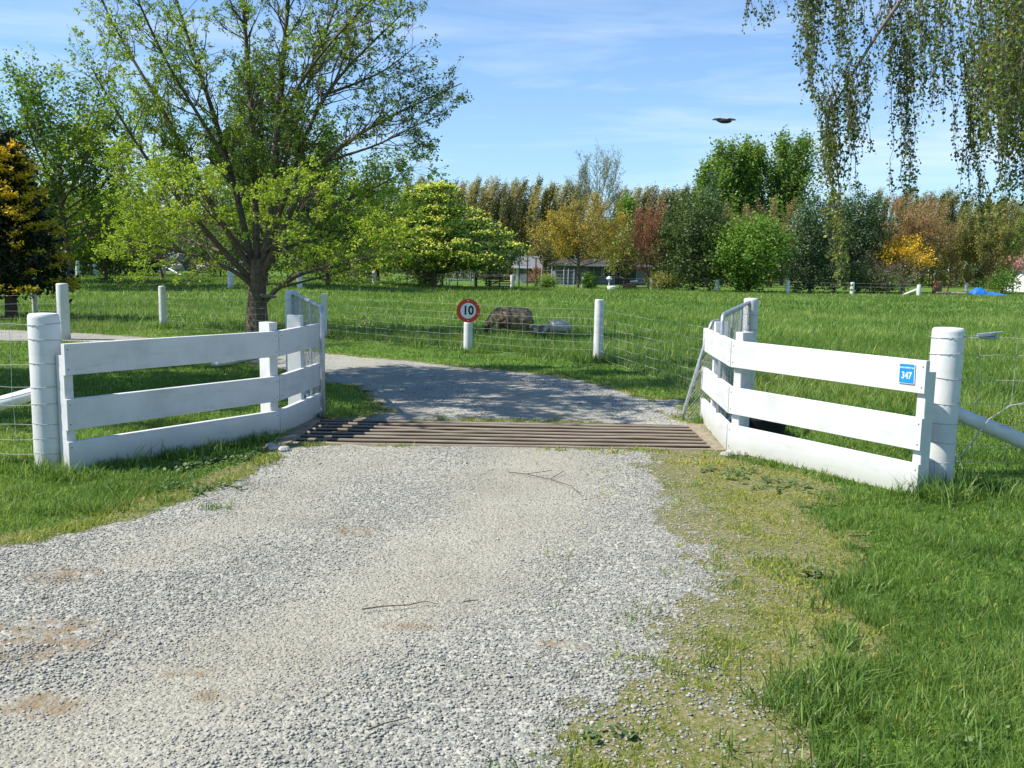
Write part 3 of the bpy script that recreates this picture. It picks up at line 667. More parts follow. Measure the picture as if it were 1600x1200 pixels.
# ---------------------------------------------------------------- mesh gates
def meshpanel(q, corners, step=.055, r=.0016, seed=0):
    """diagonal wire mesh filling a quad a,b,c,d (a-b bottom, d-c top)"""
    a, b, c, d = [np.asarray(k, float) for k in corners]; rng = np.random.default_rng(seed)
    W = np.linalg.norm(b-a); H = np.linalg.norm(d-a); nu = W/step; nv = H/step
    def at(u, v): u /= nu; v /= nv; return (a*(1-u)+b*u)*(1-v)+(d*(1-u)+c*u)*v
    for s in (1, -1):
        k0 = -nv if s == 1 else 0; k = k0
        while k < (nu if s == 1 else nu+nv):
            p = []; v0 = 0
            for v in np.linspace(0, nv, max(3, int(nv/2))):
                u = k+s*v
                if 0 <= u <= nu: p.append(at(u, v)+rng.normal(0, .003, 3))
            if len(p) > 1: q.tube(np.array(p), r, 3, cap=False)
            k += 1
def mesh_gate(label, corners, r=.021, mids=1, seed=0):
    t = thing('mesh_gate', label, 'gate', corners[0], 'pipe gates with wire mesh')
    a, b, c, d = [np.asarray(k, float) for k in corners]; q = MB()
    def rnd(p, x, y, k=.07): # rounded corner
        u = (x-p)/np.linalg.norm(x-p); w = (y-p)/np.linalg.norm(y-p); return [p+u*k, p+(u+w)*k*.3, p+w*k]
    loop = rnd(a, d, b)+rnd(b, a, c)+rnd(c, b, d)+rnd(d, c, a); loop.append(loop[0]); q.tube(np.array(loop), r, 10, cap=False)
    q.build('frame', GALV, t, True)
    q = MB()
    if not mids: q.tube([a*.5+d*.5, b*.5+c*.5], r*.6, 8)
    for k in range(mids): f = (k+1)/(mids+1); q = MB(); q.tube([a*(1-f)+b*f, d*(1-f)+c*f], r*.7, 8); q.build('brace', GALV, t, True)
    if not mids: q.build('brace', GALV, t, True)
    q = MB(); meshpanel(q, (a, b, c, d), seed=seed); q.build('mesh', WIRE, t); return t
gE = gp(505, 657); gE[2] = .03; gT = P(500, 480, gE[1]); hd = (gE-HL); hd[2] = 0; hd /= np.linalg.norm(hd)
mesh_gate('pipe and wire mesh gate swung open behind the left white boards', [HL+hd*.12+[0, 0, .06], gE, np.array([gE[0], gE[1], gT[2]]), HL+hd*.12+[0, 0, ztop(458, 457, HL[1])]], .024, 2, 1)
e2 = P(1126, 600, 9.35); e2[2] = .08; hd = e2-HR; hd[2] = 0; L_ = np.linalg.norm(hd); hd /= L_
e2 = np.array([P(1124, 600, 8.6)[0], 8.6, .08]); hd = e2-HR; hd[2] = 0; hd /= np.linalg.norm(hd)
mesh_gate('pipe and wire mesh gate folded back behind the right white boards', [HR+hd*.11+[0, 0, .08], e2, np.array([e2[0], e2[1], ztop(1124, 492, 8.6)]), HR+hd*.11+[0, 0, ztop(1158, 471, HR[1])]], .021, 2, 2)
b0 = gp(1064, 657); t0 = P(1112, 503, b0[1]-.12); b1 = b0+np.array([.46, .30, 0]); t1 = t0+np.array([.16, .35, 0])
mesh_gate('loose mesh panel leaning against the end of the right boards', [b0, b1, t1, t0], .019, 0, 3)

def trough():  # low black rounded basin added in the dark area behind the right boards
    a = gp(1160, 684); b = gp(1236, 690); c = (a+b)/2+[0, .18, 0]; t = thing('black_basin', 'low black basin on the grass behind the right white boards', 'trough', c); L = (b[0]-a[0])/2; V = []; prof = [(.86, 0), (.95, .10), (1.0, .19), (.94, .195), (.88, .10), (.8, .05)]
    n = 28
    for s, z in prof:
        for j in range(n): A = 2*math.pi*j/n; cx_, sy_ = math.cos(A), math.sin(A); V.append(c+np.array([math.copysign(abs(cx_)**.5, cx_)*L*s, math.copysign(abs(sy_)**.5, sy_)*.2*s, z]))
    k = len(prof); F = [(i*n+j, i*n+(j+1) % n, (i+1)*n+(j+1) % n, (i+1)*n+j) for i in range(k-1) for j in range(n)]+[tuple(range(n-1, -1, -1)), tuple(range((k-1)*n, k*n))]
    MB().add(V, F).build('basin', simple('black_plastic', (.012, .012, .013), .6, .2), t, True)
trough()
# ---------------------------------------------------------------- signs
def text_mesh(name, s, size, mt, parent, c, R, bold=0.0, sx=1.0, ext=.0006):
    cu = bpy.data.curves.new(name, 'FONT'); cu.body = s; cu.size = size; cu.align_x = 'CENTER'; cu.align_y = 'CENTER'; cu.extrude = ext; cu.offset = bold
    o = bpy.data.objects.new(name+'_src', cu); COL.objects.link(o); dg = bpy.context.evaluated_depsgraph_get()
    me = bpy.data.meshes.new_from_object(o.evaluated_get(dg)); COL.objects.unlink(o); bpy.data.objects.remove(o)
    n = len(me.vertices); v = np.zeros(n*3); me.vertices.foreach_get('co', v); v = v.reshape(-1, 3); v[:, 0] *= sx
    v = v @ np.asarray(R).T+np.asarray(c)-np.array(wloc(parent)); me.vertices.foreach_set('co', v.ravel())
    me.materials.clear(); me.materials.append(mt); me.name = name
    ob = bpy.data.objects.new(name, me); link(ob, parent); return ob
def frame_R(n, roll=0):
    """columns: right, up, normal for a sign facing n"""
    n = np.asarray(n, float); n /= np.linalg.norm(n); rt = np.cross((0, 0, 1), n); rt /= np.linalg.norm(rt); up = np.cross(n, rt)
    c, s = math.cos(roll), math.sin(roll); return np.stack([rt*c+up*s, up*c-rt*s, n], 1)
RED = simple('sign_red', (.62, .045, .02), .4, .08, 6, 0, .02); SWHITE = simple('sign_white', (.74, .76, .76), .4, .05, 5, 0, .02); BLACKP = simple('sign_black', (.012, .012, .016), .4, .1)
SBLUE = simple('sign_blue', (.012, .24, .72), .4, .12, 9, 0, .02)
sp = gp(731, 549); Y = sp[1]-.11; c = P(731.5, 485.5, Y); rad = 18.5*Y/FPX*1.0
sg = thing('speed_limit_sign', 'round red ringed sign reading 10 on a short white post', 'sign', c)
R = frame_R((-c[0]*.3-.05, -1, 0)); n = R[:, 2]
def disc(r0, r1, z, th, mt, name, bolts=0):
    q = MB(); k = 48; V = []
    for zz in (z, z+th):
        for rr in ((r0, r1) if r0 > 0 else (r1,)):
            for j in range(k): a = 2*math.pi*j/k; V.append(c+R @ np.array([math.cos(a)*rr, math.sin(a)*rr, zz]))
    if r0 > 0: F = [(j, (j+1) % k, k+(j+1) % k, k+j) for j in range(k)]+[(2*k+j, 3*k+j, 3*k+(j+1) % k, 2*k+(j+1) % k) for j in range(k)]+[(k+j, k+(j+1) % k, 3*k+(j+1) % k, 3*k+j) for j in range(k)]+[(j, 2*k+j, 2*k+(j+1) % k, (j+1) % k) for j in range(k)]
    else: F = [tuple(range(k-1, -1, -1)), tuple(range(k, 2*k))]+[(j, (j+1) % k, k+(j+1) % k, k+j) for j in range(k)]
    q.add(V, F); return q.build(name, mt, sg)
disc(0, rad*.665, 0, .006, SWHITE, 'sign_face'); disc(rad*.66, rad, 0, .007, RED, 'red_ring')
text_mesh('numerals', '10', rad*1.02, BLACKP, sg, c+n*.0075, R, rad*.035, .92)
q = MB(); [MB().lathe(c+R @ np.array([0, s*rad*.84, .008]), [(.001, -.012), (.012, -.006), (.012, .006), (.001, .012)], 8).build('bolt', GALV, sg) for s in (1, -1)]
# number plate
tA = .068; bc = RA+(RK-RA)*tA; nrm = perp(RA, RK)*1.0
if nrm[1] > 0: nrm = -nrm
fo = bc+nrm*.0255; Yp = fo[1]; c = P(1417.5, 583.5, Yp)
# put the centre on the board's face plane
v = ray(1417.5, 583.5); cam0 = np.array([0, 0, CH]); tt_ = np.dot(fo-cam0, nrm)/np.dot(v, nrm); c = cam0+v*tt_
pl = thing('number_plate', 'small blue plate reading 347 screwed to the right white boards', 'sign', c)
R = frame_R(nrm, math.radians(1.0)); hw, hh = .064, .074
def plate(w, h, z, th, mt, name, rr=.008):
    V = []; k = 5
    for zz in (z, z+th):
        for (sx, sy, a0) in ((1, 1, 0), (-1, 1, 90), (-1, -1, 180), (1, -1, 270)):
            for j in range(k): a = math.radians(a0+90*j/(k-1)); V.append(c+R @ np.array([sx*(w-rr)+math.cos(a)*rr, sy*(h-rr)+math.sin(a)*rr, zz]))
    m = 4*k; q = MB(); q.add(V, [tuple(range(m-1, -1, -1)), tuple(range(m, 2*m))]+[(j, (j+1) % m, m+(j+1) % m, m+j) for j in range(m)]); return q.build(name, mt, pl)
plate(hw, hh, .002, .003, SWHITE, 'border'); plate(hw-.005, hh-.005, .0045, .0022, SBLUE, 'sign_face', .006)
text_mesh('numerals', '347', .070, SWHITE, pl, c+R @ np.array([0, -.016, .0074]), R, .0012, .78)
text_mesh('lettering', 'RURAL PROPERTY No', .0145, SWHITE, pl, c+R @ np.array([0, .042, .0074]), R, .0004, .80)
# ---------------------------------------------------------------- sheep
def fuse(name, q, mt, parent, voxel, bumps=0.0, seed=0, smooth_it=3):
    V = np.concatenate(q.v); me = bpy.data.meshes.new('tmp'); me.from_pydata(V.tolist(), [], q.f); o = bpy.data.objects.new('tmp', me); COL.objects.link(o)
    md = o.modifiers.new('r', 'REMESH'); md.mode = 'VOXEL'; md.voxel_size = voxel
    s = o.modifiers.new('s', 'SMOOTH'); s.iterations = smooth_it; s.factor = .6
    dg = bpy.context.evaluated_depsgraph_get(); m2 = bpy.data.meshes.new_from_object(o.evaluated_get(dg)); COL.objects.unlink(o); bpy.data.objects.remove(o)
    n = len(m2.vertices); v = np.zeros(n*3); m2.vertices.foreach_get('co', v); v = v.reshape(-1, 3); nr = np.zeros(n*3); m2.vertices.foreach_get('normal', nr); nr = nr.reshape(-1, 3)
    if bumps:
        w = (vn(v[:, 0]*1+v[:, 2]*.7, v[:, 1]+v[:, 2], 22, seed)+.6*vn(v[:, 0]-v[:, 2], v[:, 1]*1.3+v[:, 2], 45, seed+4))-.8; v = v+nr*(w*bumps)[:, None]
    v = v-np.array(wloc(parent)); m2.vertices.foreach_set('co', v.ravel()); m2.materials.clear(); m2.materials.append(mt); m2.name = name
    m2.polygons.foreach_set('use_smooth', [True]*len(m2.polygons)); ob = bpy.data.objects.new(name, m2); link(ob, parent); return ob
def loft(q, rings, n=14):
    """rings of (centre, half width, half height, axis); closed"""
    V = []
    for (c, w, h, ax) in rings:
        ax = np.asarray(ax, float); ax /= np.linalg.norm(ax); sd = np.cross((0, 0, 1), ax)
        if np.linalg.norm(sd) < .2: sd = np.cross((0, 1, 0), ax) if abs(ax[1]) < .9 else np.cross((1, 0, 0), ax)
        sd /= np.linalg.norm(sd); up = np.cross(ax, sd)
        for j in range(n): a = 2*math.pi*j/n; V.append(np.asarray(c, float)+sd*math.cos(a)*w+up*math.sin(a)*h)
    k = len(rings); F = [(i*n+j, i*n+(j+1) % n, (i+1)*n+(j+1) % n, (i+1)*n+j) for i in range(k-1) for j in range(n)]+[tuple(range(n-1, -1, -1)), tuple(range((k-1)*n, k*n))]
    q.add(V, F)
def wool_mat(name, stops, sc=5, stripe=None):
    m, N, L, b = mat(name, .95, .1)
    n = noise(N, L, sc, 5, .6, scale3=stripe); f = noise(N, L, 60, 4, .7)
    r = ramp(N, L, n.outputs['Fac'], stops); f2 = ramp(N, L, f.outputs['Fac'], [(.3, (.6, .6, .6)), (.7, (1.2, 1.2, 1.2))])
    L.new(mixc(N, L, 1.0, r.outputs[0], f2.outputs[0], 'MULTIPLY'), b.inputs['Base Color']); bump(N, L, b, f.outputs['Fac'], .9, .02); return m
def sheep(label, p, S, heading, wool, face, lying=False, group=None, head='graze'):
    """faces along heading; S = body length scale"""
    ch, sh = math.cos(heading), math.sin(heading)
    t = thing('sheep', label, 'sheep', p, group)
    def W(x, y, z): return np.array([p[0]+(x*ch-y*sh)*S, p[1]+(x*sh+y*ch)*S, p[2]+z*S])
    def A(x, y, z): return np.array([x*ch-y*sh, x*sh+y*ch, z])
    dz = -.30 if lying else 0
    q = MB()
    body = [(-.56, .50, .05, .06), (-.53, .50, .15, .17), (-.42, .50, .23, .25), (-.25, .49, .27, .29), (0, .47, .29, .31), (.22, .48, .27, .28), (.40, .52, .21, .23), (.50, .55, .13, .15), (.55, .56, .05, .06)]
    loft(q, [(W(x, 0, z+dz), w*S, h*S, A(1, 0, 0)) for x, z, w, h in body])
    if head == 'graze':
        loft(q, [(W(.36, 0, .56+dz), .15*S, .17*S, A(.8, 0, -.3)), (W(.52, 0, .44+dz), .13*S, .15*S, A(.8, 0, -.6)), (W(.62, 0, .30+dz), .10*S, .12*S, A(.5, 0, -.8)), (W(.66, 0, .20+dz), .06*S, .07*S, A(.4, 0, -.9))])
        hd = [(W(.60, 0, .27+dz), .065, .07, A(.5, 0, -.85)), (W(.66, 0, .22+dz), .085, .09, A(.5, 0, -.85)), (W(.71, 0, .13+dz), .07, .075, A(.4, 0, -.9)), (W(.74, 0, .05+dz), .045, .05, A(.4, 0, -.9)), (W(.75, 0, .015+dz), .03, .03, A(.4, 0, -.9))]; ear = (.62, .27)
    else:
        loft(q, [(W(.36, 0, .55+dz), .14*S, .16*S, A(.8, 0, .3)), (W(.50, 0, .62+dz), .11*S, .13*S, A(.8, 0, .5)), (W(.57, 0, .68+dz), .07*S, .08*S, A(.8, 0, .5))])
        hd = [(W(.54, 0, .70+dz), .06, .07, A(1, 0, -.2)), (W(.60, 0, .71+dz), .085, .09, A(1, 0, -.3)), (W(.70, 0, .66+dz), .065, .07, A(1, 0, -.4)), (W(.78, 0, .62+dz), .045, .045, A(1, 0, -.4)), (W(.80, 0, .61+dz), .03, .03, A(1, 0, -.4))]; ear = (.57, .74)
    if lying:
        for sy in (1, -1):
            loft(q, [(W(.28, sy*.17, .16), .07*S, .08*S, A(1, 0, -.1)), (W(.44, sy*.19, .07), .05*S, .05*S, A(1, 0, -.2)), (W(.52, sy*.18, .045), .035*S, .035*S, A(1, 0, 0))])
            loft(q, [(W(-.38, sy*.20, .18), .11*S, .14*S, A(1, 0, -.1)), (W(-.22, sy*.27, .09), .08*S, .08*S, A(1, 0, -.2)), (W(-.06, sy*.28, .045), .04*S, .04*S, A(1, 0, 0))])
    else:
        for sy in (1, -1):
            loft(q, [(W(.32, sy*.15, .42), .075*S, .09*S, A(0, 0, -1)), (W(.33, sy*.15, .26), .05*S, .06*S, A(0, 0, -1)), (W(.34, sy*.15, .20), .036*S, .042*S, A(0, 0, -1)), (W(.33, sy*.15, .06), .028*S, .03*S, A(0, 0, -1)), (W(.345, sy*.15, 0), .034*S, .042*S, A(0, 0, -1))], 10)
            loft(q, [(W(-.36, sy*.16, .46), .11*S, .15*S, A(0, 0, -1)), (W(-.34, sy*.16, .32), .075*S, .10*S, A(.1, 0, -1)), (W(-.43, sy*.16, .20), .04*S, .05*S, A(-.4, 0, -1)), (W(-.42, sy*.16, .08), .028*S, .03*S, A(.1, 0, -1)), (W(-.41, sy*.16, 0), .034*S, .042*S, A(0, 0, -1))], 10)
    loft(q, [(W(-.52, 0, .55+dz), .05*S, .05*S, A(-1, 0, -.6)), (W(-.58, 0, .44+dz), .04*S, .04*S, A(-.2, 0, -1)), (W(-.58, 0, .32+dz), .025*S, .025*S, A(0, 0, -1))], 8)
    fuse('body', q, wool, t, .018*S, .020*S)
    q = MB(); loft(q, [(c, w*S, h*S, a) for c, w, h, a in hd], 14)
    fuse('head', q, face, t, .012*S)
    for sy in (1, -1):
        q = MB(); a = W(ear[0], sy*.07, ear[1]+dz); b = W(ear[0]-.03, sy*.17, ear[1]-.02+dz); q.tube([a, (a+b)/2+[0, 0, .01*S], b], [.02*S, .032*S, .006*S], 7); q.build('ear', face, t, True)
    return t
WOOLB = wool_mat('brown_fleece', [(.36, (.09, .07, .05)), (.47, (.17, .13, .085)), (.56, (.30, .23, .145)), (.68, (.40, .32, .20))], 3.0, (2.0, 2.0, .35))
FACEB = wool_mat('dark_face', [(.4, (.03, .026, .022)), (.7, (.06, .05, .04))], 6)
WOOLG = wool_mat('grey_fleece', [(.3, (.20, .18, .15)), (.7, (.38, .34, .29))], 6); WOOLC = wool_mat('cream_fleece', [(.3, (.52, .46, .37)), (.7, (.70, .65, .55))], 6)
s0 = gp(799, 527)+[0, 0, .03]; sheep('large brown striped sheep grazing behind the speed limit sign', s0, .87, math.radians(166), WOOLB, FACEB, group='sheep in the paddock')
s1 = gp(846, 524); sheep('small grey lamb lying between the brown sheep and the cream lamb', s1, .54, math.radians(172), WOOLG, WOOLG, True, 'sheep in the paddock', 'graze')
s2 = gp(872, 526); sheep('small cream lamb standing behind the grey lamb, rump to the right', s2, .50, math.radians(175), WOOLC, WOOLC, False, 'sheep in the paddock', 'graze')
WOOLS = wool_mat('pale_fleece', [(.3, (.45, .38, .27)), (.7, (.62, .55, .42))], 6)
a_ = G(277, 82); sheep('distant cream sheep grazing end on between two white posts, the left of two', a_, 1.1, math.radians(60), WOOLS, WOOLS, group='distant sheep by the lane')
a_ = G(317, 84); sheep('distant cream sheep with dark face beside a white post, the right of two', a_, 1.05, math.radians(10), WOOLS, FACEB, group='distant sheep by the lane')

# flying insect near the camera
def insect():
    c = P(1132, 189, 1.25); t = thing('flying_insect', 'small dark insect flying against the blue sky', 'insect', c)
    m1 = simple('insect_body', (.035, .015, .02), .6, .3, 200); q = MB(); r = ray(1132, 189); x = np.array([1.0, 0, -.03])
    q.tube([c-x*.0105, c-x*.007, c-x*.003, c+x*.003, c+x*.007, c+x*.0095], [.0006, .0024, .0034, .0032, .0024, .0008], 12); q.build('body', m1, t, True)
    m2 = simple('insect_wing', (.22, .22, .28), .35, .2, 100)
    for s in (1, -1):
        q = MB(); q.add([c+np.array([0, 0, .002]), c+np.array([s*.006, -.003, .0034]), c+np.array([s*.014, -.001, .0030]), c+np.array([s*.017, .003, .0016]), c+np.array([s*.010, .005, .0010])], [(0, 1, 2, 3, 4)])
        q.build('wing', m2, t)
insect()

# ---------------------------------------------------------------- trees
def nrm_(v): return v/(np.linalg.norm(v, axis=-1, keepdims=True)+1e-9)
def resample(pts, k):
    pts = np.asarray(pts, float); d = np.concatenate([[0], np.cumsum(np.linalg.norm(np.diff(pts, axis=0), axis=1))]); t = np.linspace(0, d[-1], k)
    s = np.stack([np.interp(t, d, pts[:, i]) for i in range(3)], 1)
    for _ in range(2): s[1:-1] = s[1:-1]*.5+(s[:-2]+s[2:])*.25
    return s
def tubes(pts, rad, n):
    """pts (N,k,3), rad (N,k) -> verts, faces"""
    N_, k, _ = pts.shape; T = np.gradient(pts, axis=1); T = nrm_(T); ref = np.array([.31, .52, .11]); u = nrm_(np.cross(T, ref)); w = np.cross(T, u)
    a = np.arange(n)*2*math.pi/n
    V = pts[:, :, None]+(u[:, :, None]*np.cos(a)[None, None, :, None]+w[:, :, None]*np.sin(a)[None, None, :, None])*rad[:, :, None, None]
    i, s, j = np.meshgrid(np.arange(N_), np.arange(k-1), np.arange(n), indexing='ij'); b = (i*k+s)*n
    F = np.stack([b+j, b+(j+1) % n, b+n+(j+1) % n, b+n+j], -1).reshape(-1, 4)
    return V.reshape(-1, 3), F
def kids(par, rad, spacing, lens, ang, up, k2, wander, rng, tmin=.15, rr=.5, taper=.15, lentaper=.5, rmax=9, wind=None):
    N_, k, _ = par.shape; L = np.linalg.norm(np.diff(par, axis=1), axis=2).sum(1); cnt = np.maximum(1, (L*(1-tmin)/spacing+rng.random(N_))).astype(int)
    idx = np.repeat(np.arange(N_), cnt); M_ = len(idx); t = tmin+(1-tmin)*rng.random(M_)**.9; f = t*(k-1); i0 = np.minimum(f.astype(int), k-2); fr = (f-i0)[:, None]
    p = par[idx, i0]*(1-fr)+par[idx, i0+1]*fr; T = nrm_(par[idx, i0+1]-par[idx, i0]); r = rad[idx, i0]*(1-fr[:, 0])+rad[idx, i0+1]*fr[:, 0]
    rv = rng.normal(size=(M_, 3)); sd = nrm_(rv-T*(rv*T).sum(1, keepdims=True)); an = np.radians(rng.normal(ang, ang*.22, M_))[:, None]
    d = nrm_(T*np.cos(an)+sd*np.sin(an)); ln = rng.uniform(lens[0], lens[1], M_)*(1-lentaper*t); st = ln/(k2-1)
    out = np.zeros((M_, k2, 3)); out[:, 0] = p
    for s in range(1, k2):
        d = nrm_(d+rng.normal(size=(M_, 3))*wander+np.array([0, 0, up])); 
        if wind is not None: d = nrm_(d+wind)
        out[:, s] = out[:, s-1]+d*st[:, None]
    r0 = np.minimum(r*rr, rmax); rd = r0[:, None]*np.linspace(1, taper, k2)[None]
    return out, rd
def leaves(sites, n, spread, size, rng, droop=.2, elong=.45, tint=None, tn=.16, star=False, upbias=0):
    M_ = len(sites); c = np.repeat(sites, n, 0); Q = len(c)
    off = rng.normal(size=(Q, 3))*spread; 
    d = rng.normal(size=(Q, 3)); d[:, 2] = d[:, 2]*.6-droop; d = nrm_(d)
    p = c+(off if not star else d*size*.12+off*.3); s = size*rng.uniform(.6, 1.25, Q)[:, None]
    rv = rng.normal(size=(Q, 3))+np.array([0, 0, upbias]); nn = nrm_(rv-d*(rv*d).sum(1, keepdims=True)); b = np.cross(d, nn)
    V = np.stack([p, p+d*s*.5+b*s*elong, p+d*s, p+d*s*.5-b*s*elong], 1).reshape(-1, 3); F = np.arange(Q*4).reshape(-1, 4)
    t0 = np.full(M_, .5) if tint is None else tint
    t = np.clip(np.repeat(t0, n)+rng.normal(0, tn, Q), 0, 1); return V, F, t
def woodmesh(name, levels, m, parent):
    """levels: list of (pts, rad, nsides)"""
    Vs, Fs = [], []; off = 0
    for pts, rad, n in levels: V, F = tubes(pts, rad, n); Vs.append(V); Fs.append(F+off); off += len(V)
    return build_np(name, np.concatenate(Vs), np.concatenate(Fs), m, parent, smooth=True)
def zmin_clip(sites, z): return sites[sites[:, 2] > z]

# leaf colours (albedo)
LSPR = leafmat('spring_leaf', (.065, .125, .014), (.19, .31, .022), (.40, .50, .05), .45)
LMED = leafmat('mid_green_leaf', (.04, .10, .015), (.10, .20, .024), (.22, .34, .045), .38)
LDRK = leafmat('dark_leaf', (.05, .085, .025), (.10, .155, .045), (.19, .24, .075), .35)
LBLU = leafmat('blue_green_leaf', (.045, .085, .042), (.09, .15, .065), (.16, .23, .10), .28)
LOLV = leafmat('olive_leaf', (.11, .125, .03), (.23, .24, .06), (.38, .37, .11), .38)
LYEL = leafmat('yellow_orange_leaf', (.20, .19, .025), (.42, .32, .035), (.60, .42, .07), .38)
LRED = leafmat('red_bud', (.20, .08, .045), (.34, .15, .08), (.46, .25, .14), .3)
LRUS = leafmat('rust_bud', (.20, .12, .05), (.36, .23, .10), (.50, .35, .16), .3)
LVAR = leafmat('variegated_leaf', (.045, .11, .014), (.10, .20, .025), (.78, .82, .15), .4)
LGLD = leafmat('golden_tip', (.10, .12, .01), (.48, .38, .02), (.85, .58, .03), .3)
LDCN = leafmat('conifer_dark', (.008, .014, .005), (.016, .028, .008), (.05, .06, .01), .1)
LFOR = leafmat('forsythia', (.40, .24, .01), (.70, .43, .015), (.85, .58, .04), .3)
LPNK = leafmat('pink_blossom', (.35, .12, .12), (.55, .25, .25), (.7, .42, .40), .3)
LBIR = leafmat('birch_leaf', (.04, .065, .02), (.10, .16, .028), (.30, .33, .04), .45)
LGRY = leafmat('silver_leaf', (.16, .21, .15), (.27, .33, .24), (.40, .46, .34), .4)
LPOP = leafmat('poplar_leaf', (.18, .18, .075), (.34, .32, .13), (.50, .44, .20), .45)
LPOG = leafmat('green_poplar_leaf', (.07, .15, .02), (.16, .28, .04), (.29, .42, .07), .42)

def hero():
    rng = np.random.default_rng(42); b = gp(403, 519); Y0 = b[1]
    t = thing('maple_tree', 'big spring green tree with forked trunk rising out of frame left of centre', 'tree', b)
    def limb(px, dy, k=12):
        n = len(px); pts = [P(x, y, Y0+dy*(i/(n-1))**1.0) for i, (x, y) in enumerate(px)]; return resample(pts, k)
    spec = [ # pixels, depth drift, r0, r1, leafiness
        ([(403, 445), (415, 400), (428, 340), (431, 260), (430, 200), (440, 120), (448, 40), (455, -80)], .3, .125, .045, .6),
        ([(400, 440), (388, 385), (375, 320), (350, 230), (322, 140), (292, 60), (265, -40)], 1.0, .11, .035, .75),
        ([(405, 440), (432, 385), (458, 320), (482, 262), (540, 222), (600, 185), (665, 155), (722, 130)], -1.0, .12, .012, .34),
        ([(482, 262), (530, 245), (590, 228), (640, 200), (690, 178)], -.9, .05, .010, .34),
        ([(410, 410), (438, 330), (468, 235), (500, 150), (545, 100), (600, 50), (640, 10)], -.6, .10, .015, .5),
        ([(500, 150), (545, 135), (600, 112), (650, 72)], -.6, .05, .010, .4),
        ([(396, 440), (345, 390), (292, 325), (232, 255), (185, 180), (142, 105)], -1.2, .095, .012, .85),
        ([(398, 430), (352, 360), (302, 265), (245, 150), (185, 60), (150, -20)], .6, .10, .02, .8),
        ([(408, 478), (432, 450), (470, 425), (535, 412), (600, 398)], -1.2, .085, .012, 1.0),
        ([(401, 452), (365, 420), (318, 402), (258, 388), (200, 372)], -1.4, .08, .012, 1.0),
        ([(420, 385), (475, 345), (535, 315), (595, 290), (640, 262)], .9, .075, .012, .9),
        ([(402, 430), (400, 330), (396, 230), (390, 130), (382, 30), (372, -80)], 1.6, .11, .04, .65),
        ([(428, 345), (445, 250), (472, 160), (502, 70), (535, -20)], 1.8, .08, .03, .6),
        ([(412, 395), (432, 378), (450, 358), (470, 330), (480, 300)], -2.8, .045, .012, 1.1),
        ([(392, 400), (372, 380), (350, 355), (320, 328), (300, 290)], -3.0, .045, .012, 1.1),
        ([(345, 392), (318, 385), (282, 370), (225, 352)], 1.6, .05, .012, 1.0),
        ([(428, 392), (478, 378), (535, 362), (588, 348), (628, 335)], 2.0, .05, .012, 1.0),
        ([(410, 400), (412, 380), (420, 355), (428, 330)], 4.0, .05, .012, 1.0),
        ([(365, 420), (330, 414), (285, 408), (225, 405)], .4, .04, .010, 1.0),
        ([(432, 450), (475, 440), (520, 428), (570, 412)], .6, .04, .010, 1.0),
        ([(345, 390), (310, 355), (262, 320), (200, 290), (160, 250)], 1.8, .05, .012, 1.0),
        ([(360, 260), (310, 180), (255, 90), (215, 0), (190, -60)], -1.4, .06, .02, .9),
        ([(430, 200), (480, 110), (540, 40), (600, -20)], -1.5, .06, .02, .7),
    ]
    trunk = resample([P(403, 524, Y0), P(402, 500, Y0), P(401, 475, Y0), P(402, 452, Y0), P(403, 432, Y0), P(404, 405, Y0)], 12)
    lv = [(trunk[None], np.linspace(.27, .16, 12)[None]*np.array([[1.18, 1.02]+[1]*10]), 14)]
    L0 = [limb(s[0], s[1]) for s in spec]; R0 = [np.linspace(s[2], s[3], 12) for s in spec]; dens = np.array([s[4] for s in spec])
    lv.append((np.array(L0), np.array(R0), 8))
    S, TI, W = [], [], []
    for i, s in enumerate(spec):
        d = s[4]; par, rad = L0[i][None], R0[i][None]
        a, ar = kids(par, rad, .17, (.9, 2.0), 42, .10, 6, .16, rng, .22, .5, .25, .55, .03); a2, ar2 = kids(a, ar, .145, (.35, .95), 40, .10, 4, .2, rng, .15, .6, .4, .4, .012)
        a3, ar3 = kids(a2, ar2, .2, (.16, .42), 42, .14, 3, .2, rng, .2, .7, .5, .3, .006)
        lv += [(a, ar, 5), (a2, np.maximum(ar2, .004), 3), (a3, np.maximum(ar3, .003), 3)]
        st = np.concatenate([a3[:, -1], a3[:, 1], a2[:, -1]]); 
        hz = st[:, 2]; pr = min(1, .30+d)*np.clip(1.15-.095*(hz-2.2), .40, 1); keep = rng.random(len(st)) < pr; st = st[keep]
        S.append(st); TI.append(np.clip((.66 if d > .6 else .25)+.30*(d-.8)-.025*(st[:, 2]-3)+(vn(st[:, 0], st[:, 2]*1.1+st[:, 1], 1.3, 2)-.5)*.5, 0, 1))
    woodmesh('trunk', [(p_, r_*(.78 if i_ else 1), n_) for i_, (p_, r_, n_) in enumerate(lv)], BARK, t)
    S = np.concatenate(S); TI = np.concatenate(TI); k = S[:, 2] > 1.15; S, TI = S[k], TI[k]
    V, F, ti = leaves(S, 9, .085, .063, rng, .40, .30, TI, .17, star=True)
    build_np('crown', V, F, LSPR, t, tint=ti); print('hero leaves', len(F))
    q = MB(); c = P(420, 462, Y0-.25); q.tube([P(408, 462, Y0-.2), P(424, 463, Y0-.28), P(431, 464, Y0-.3)], [.05, .045, .03], 8); q.build('cut_stub', BARKG, t, True)
hero()

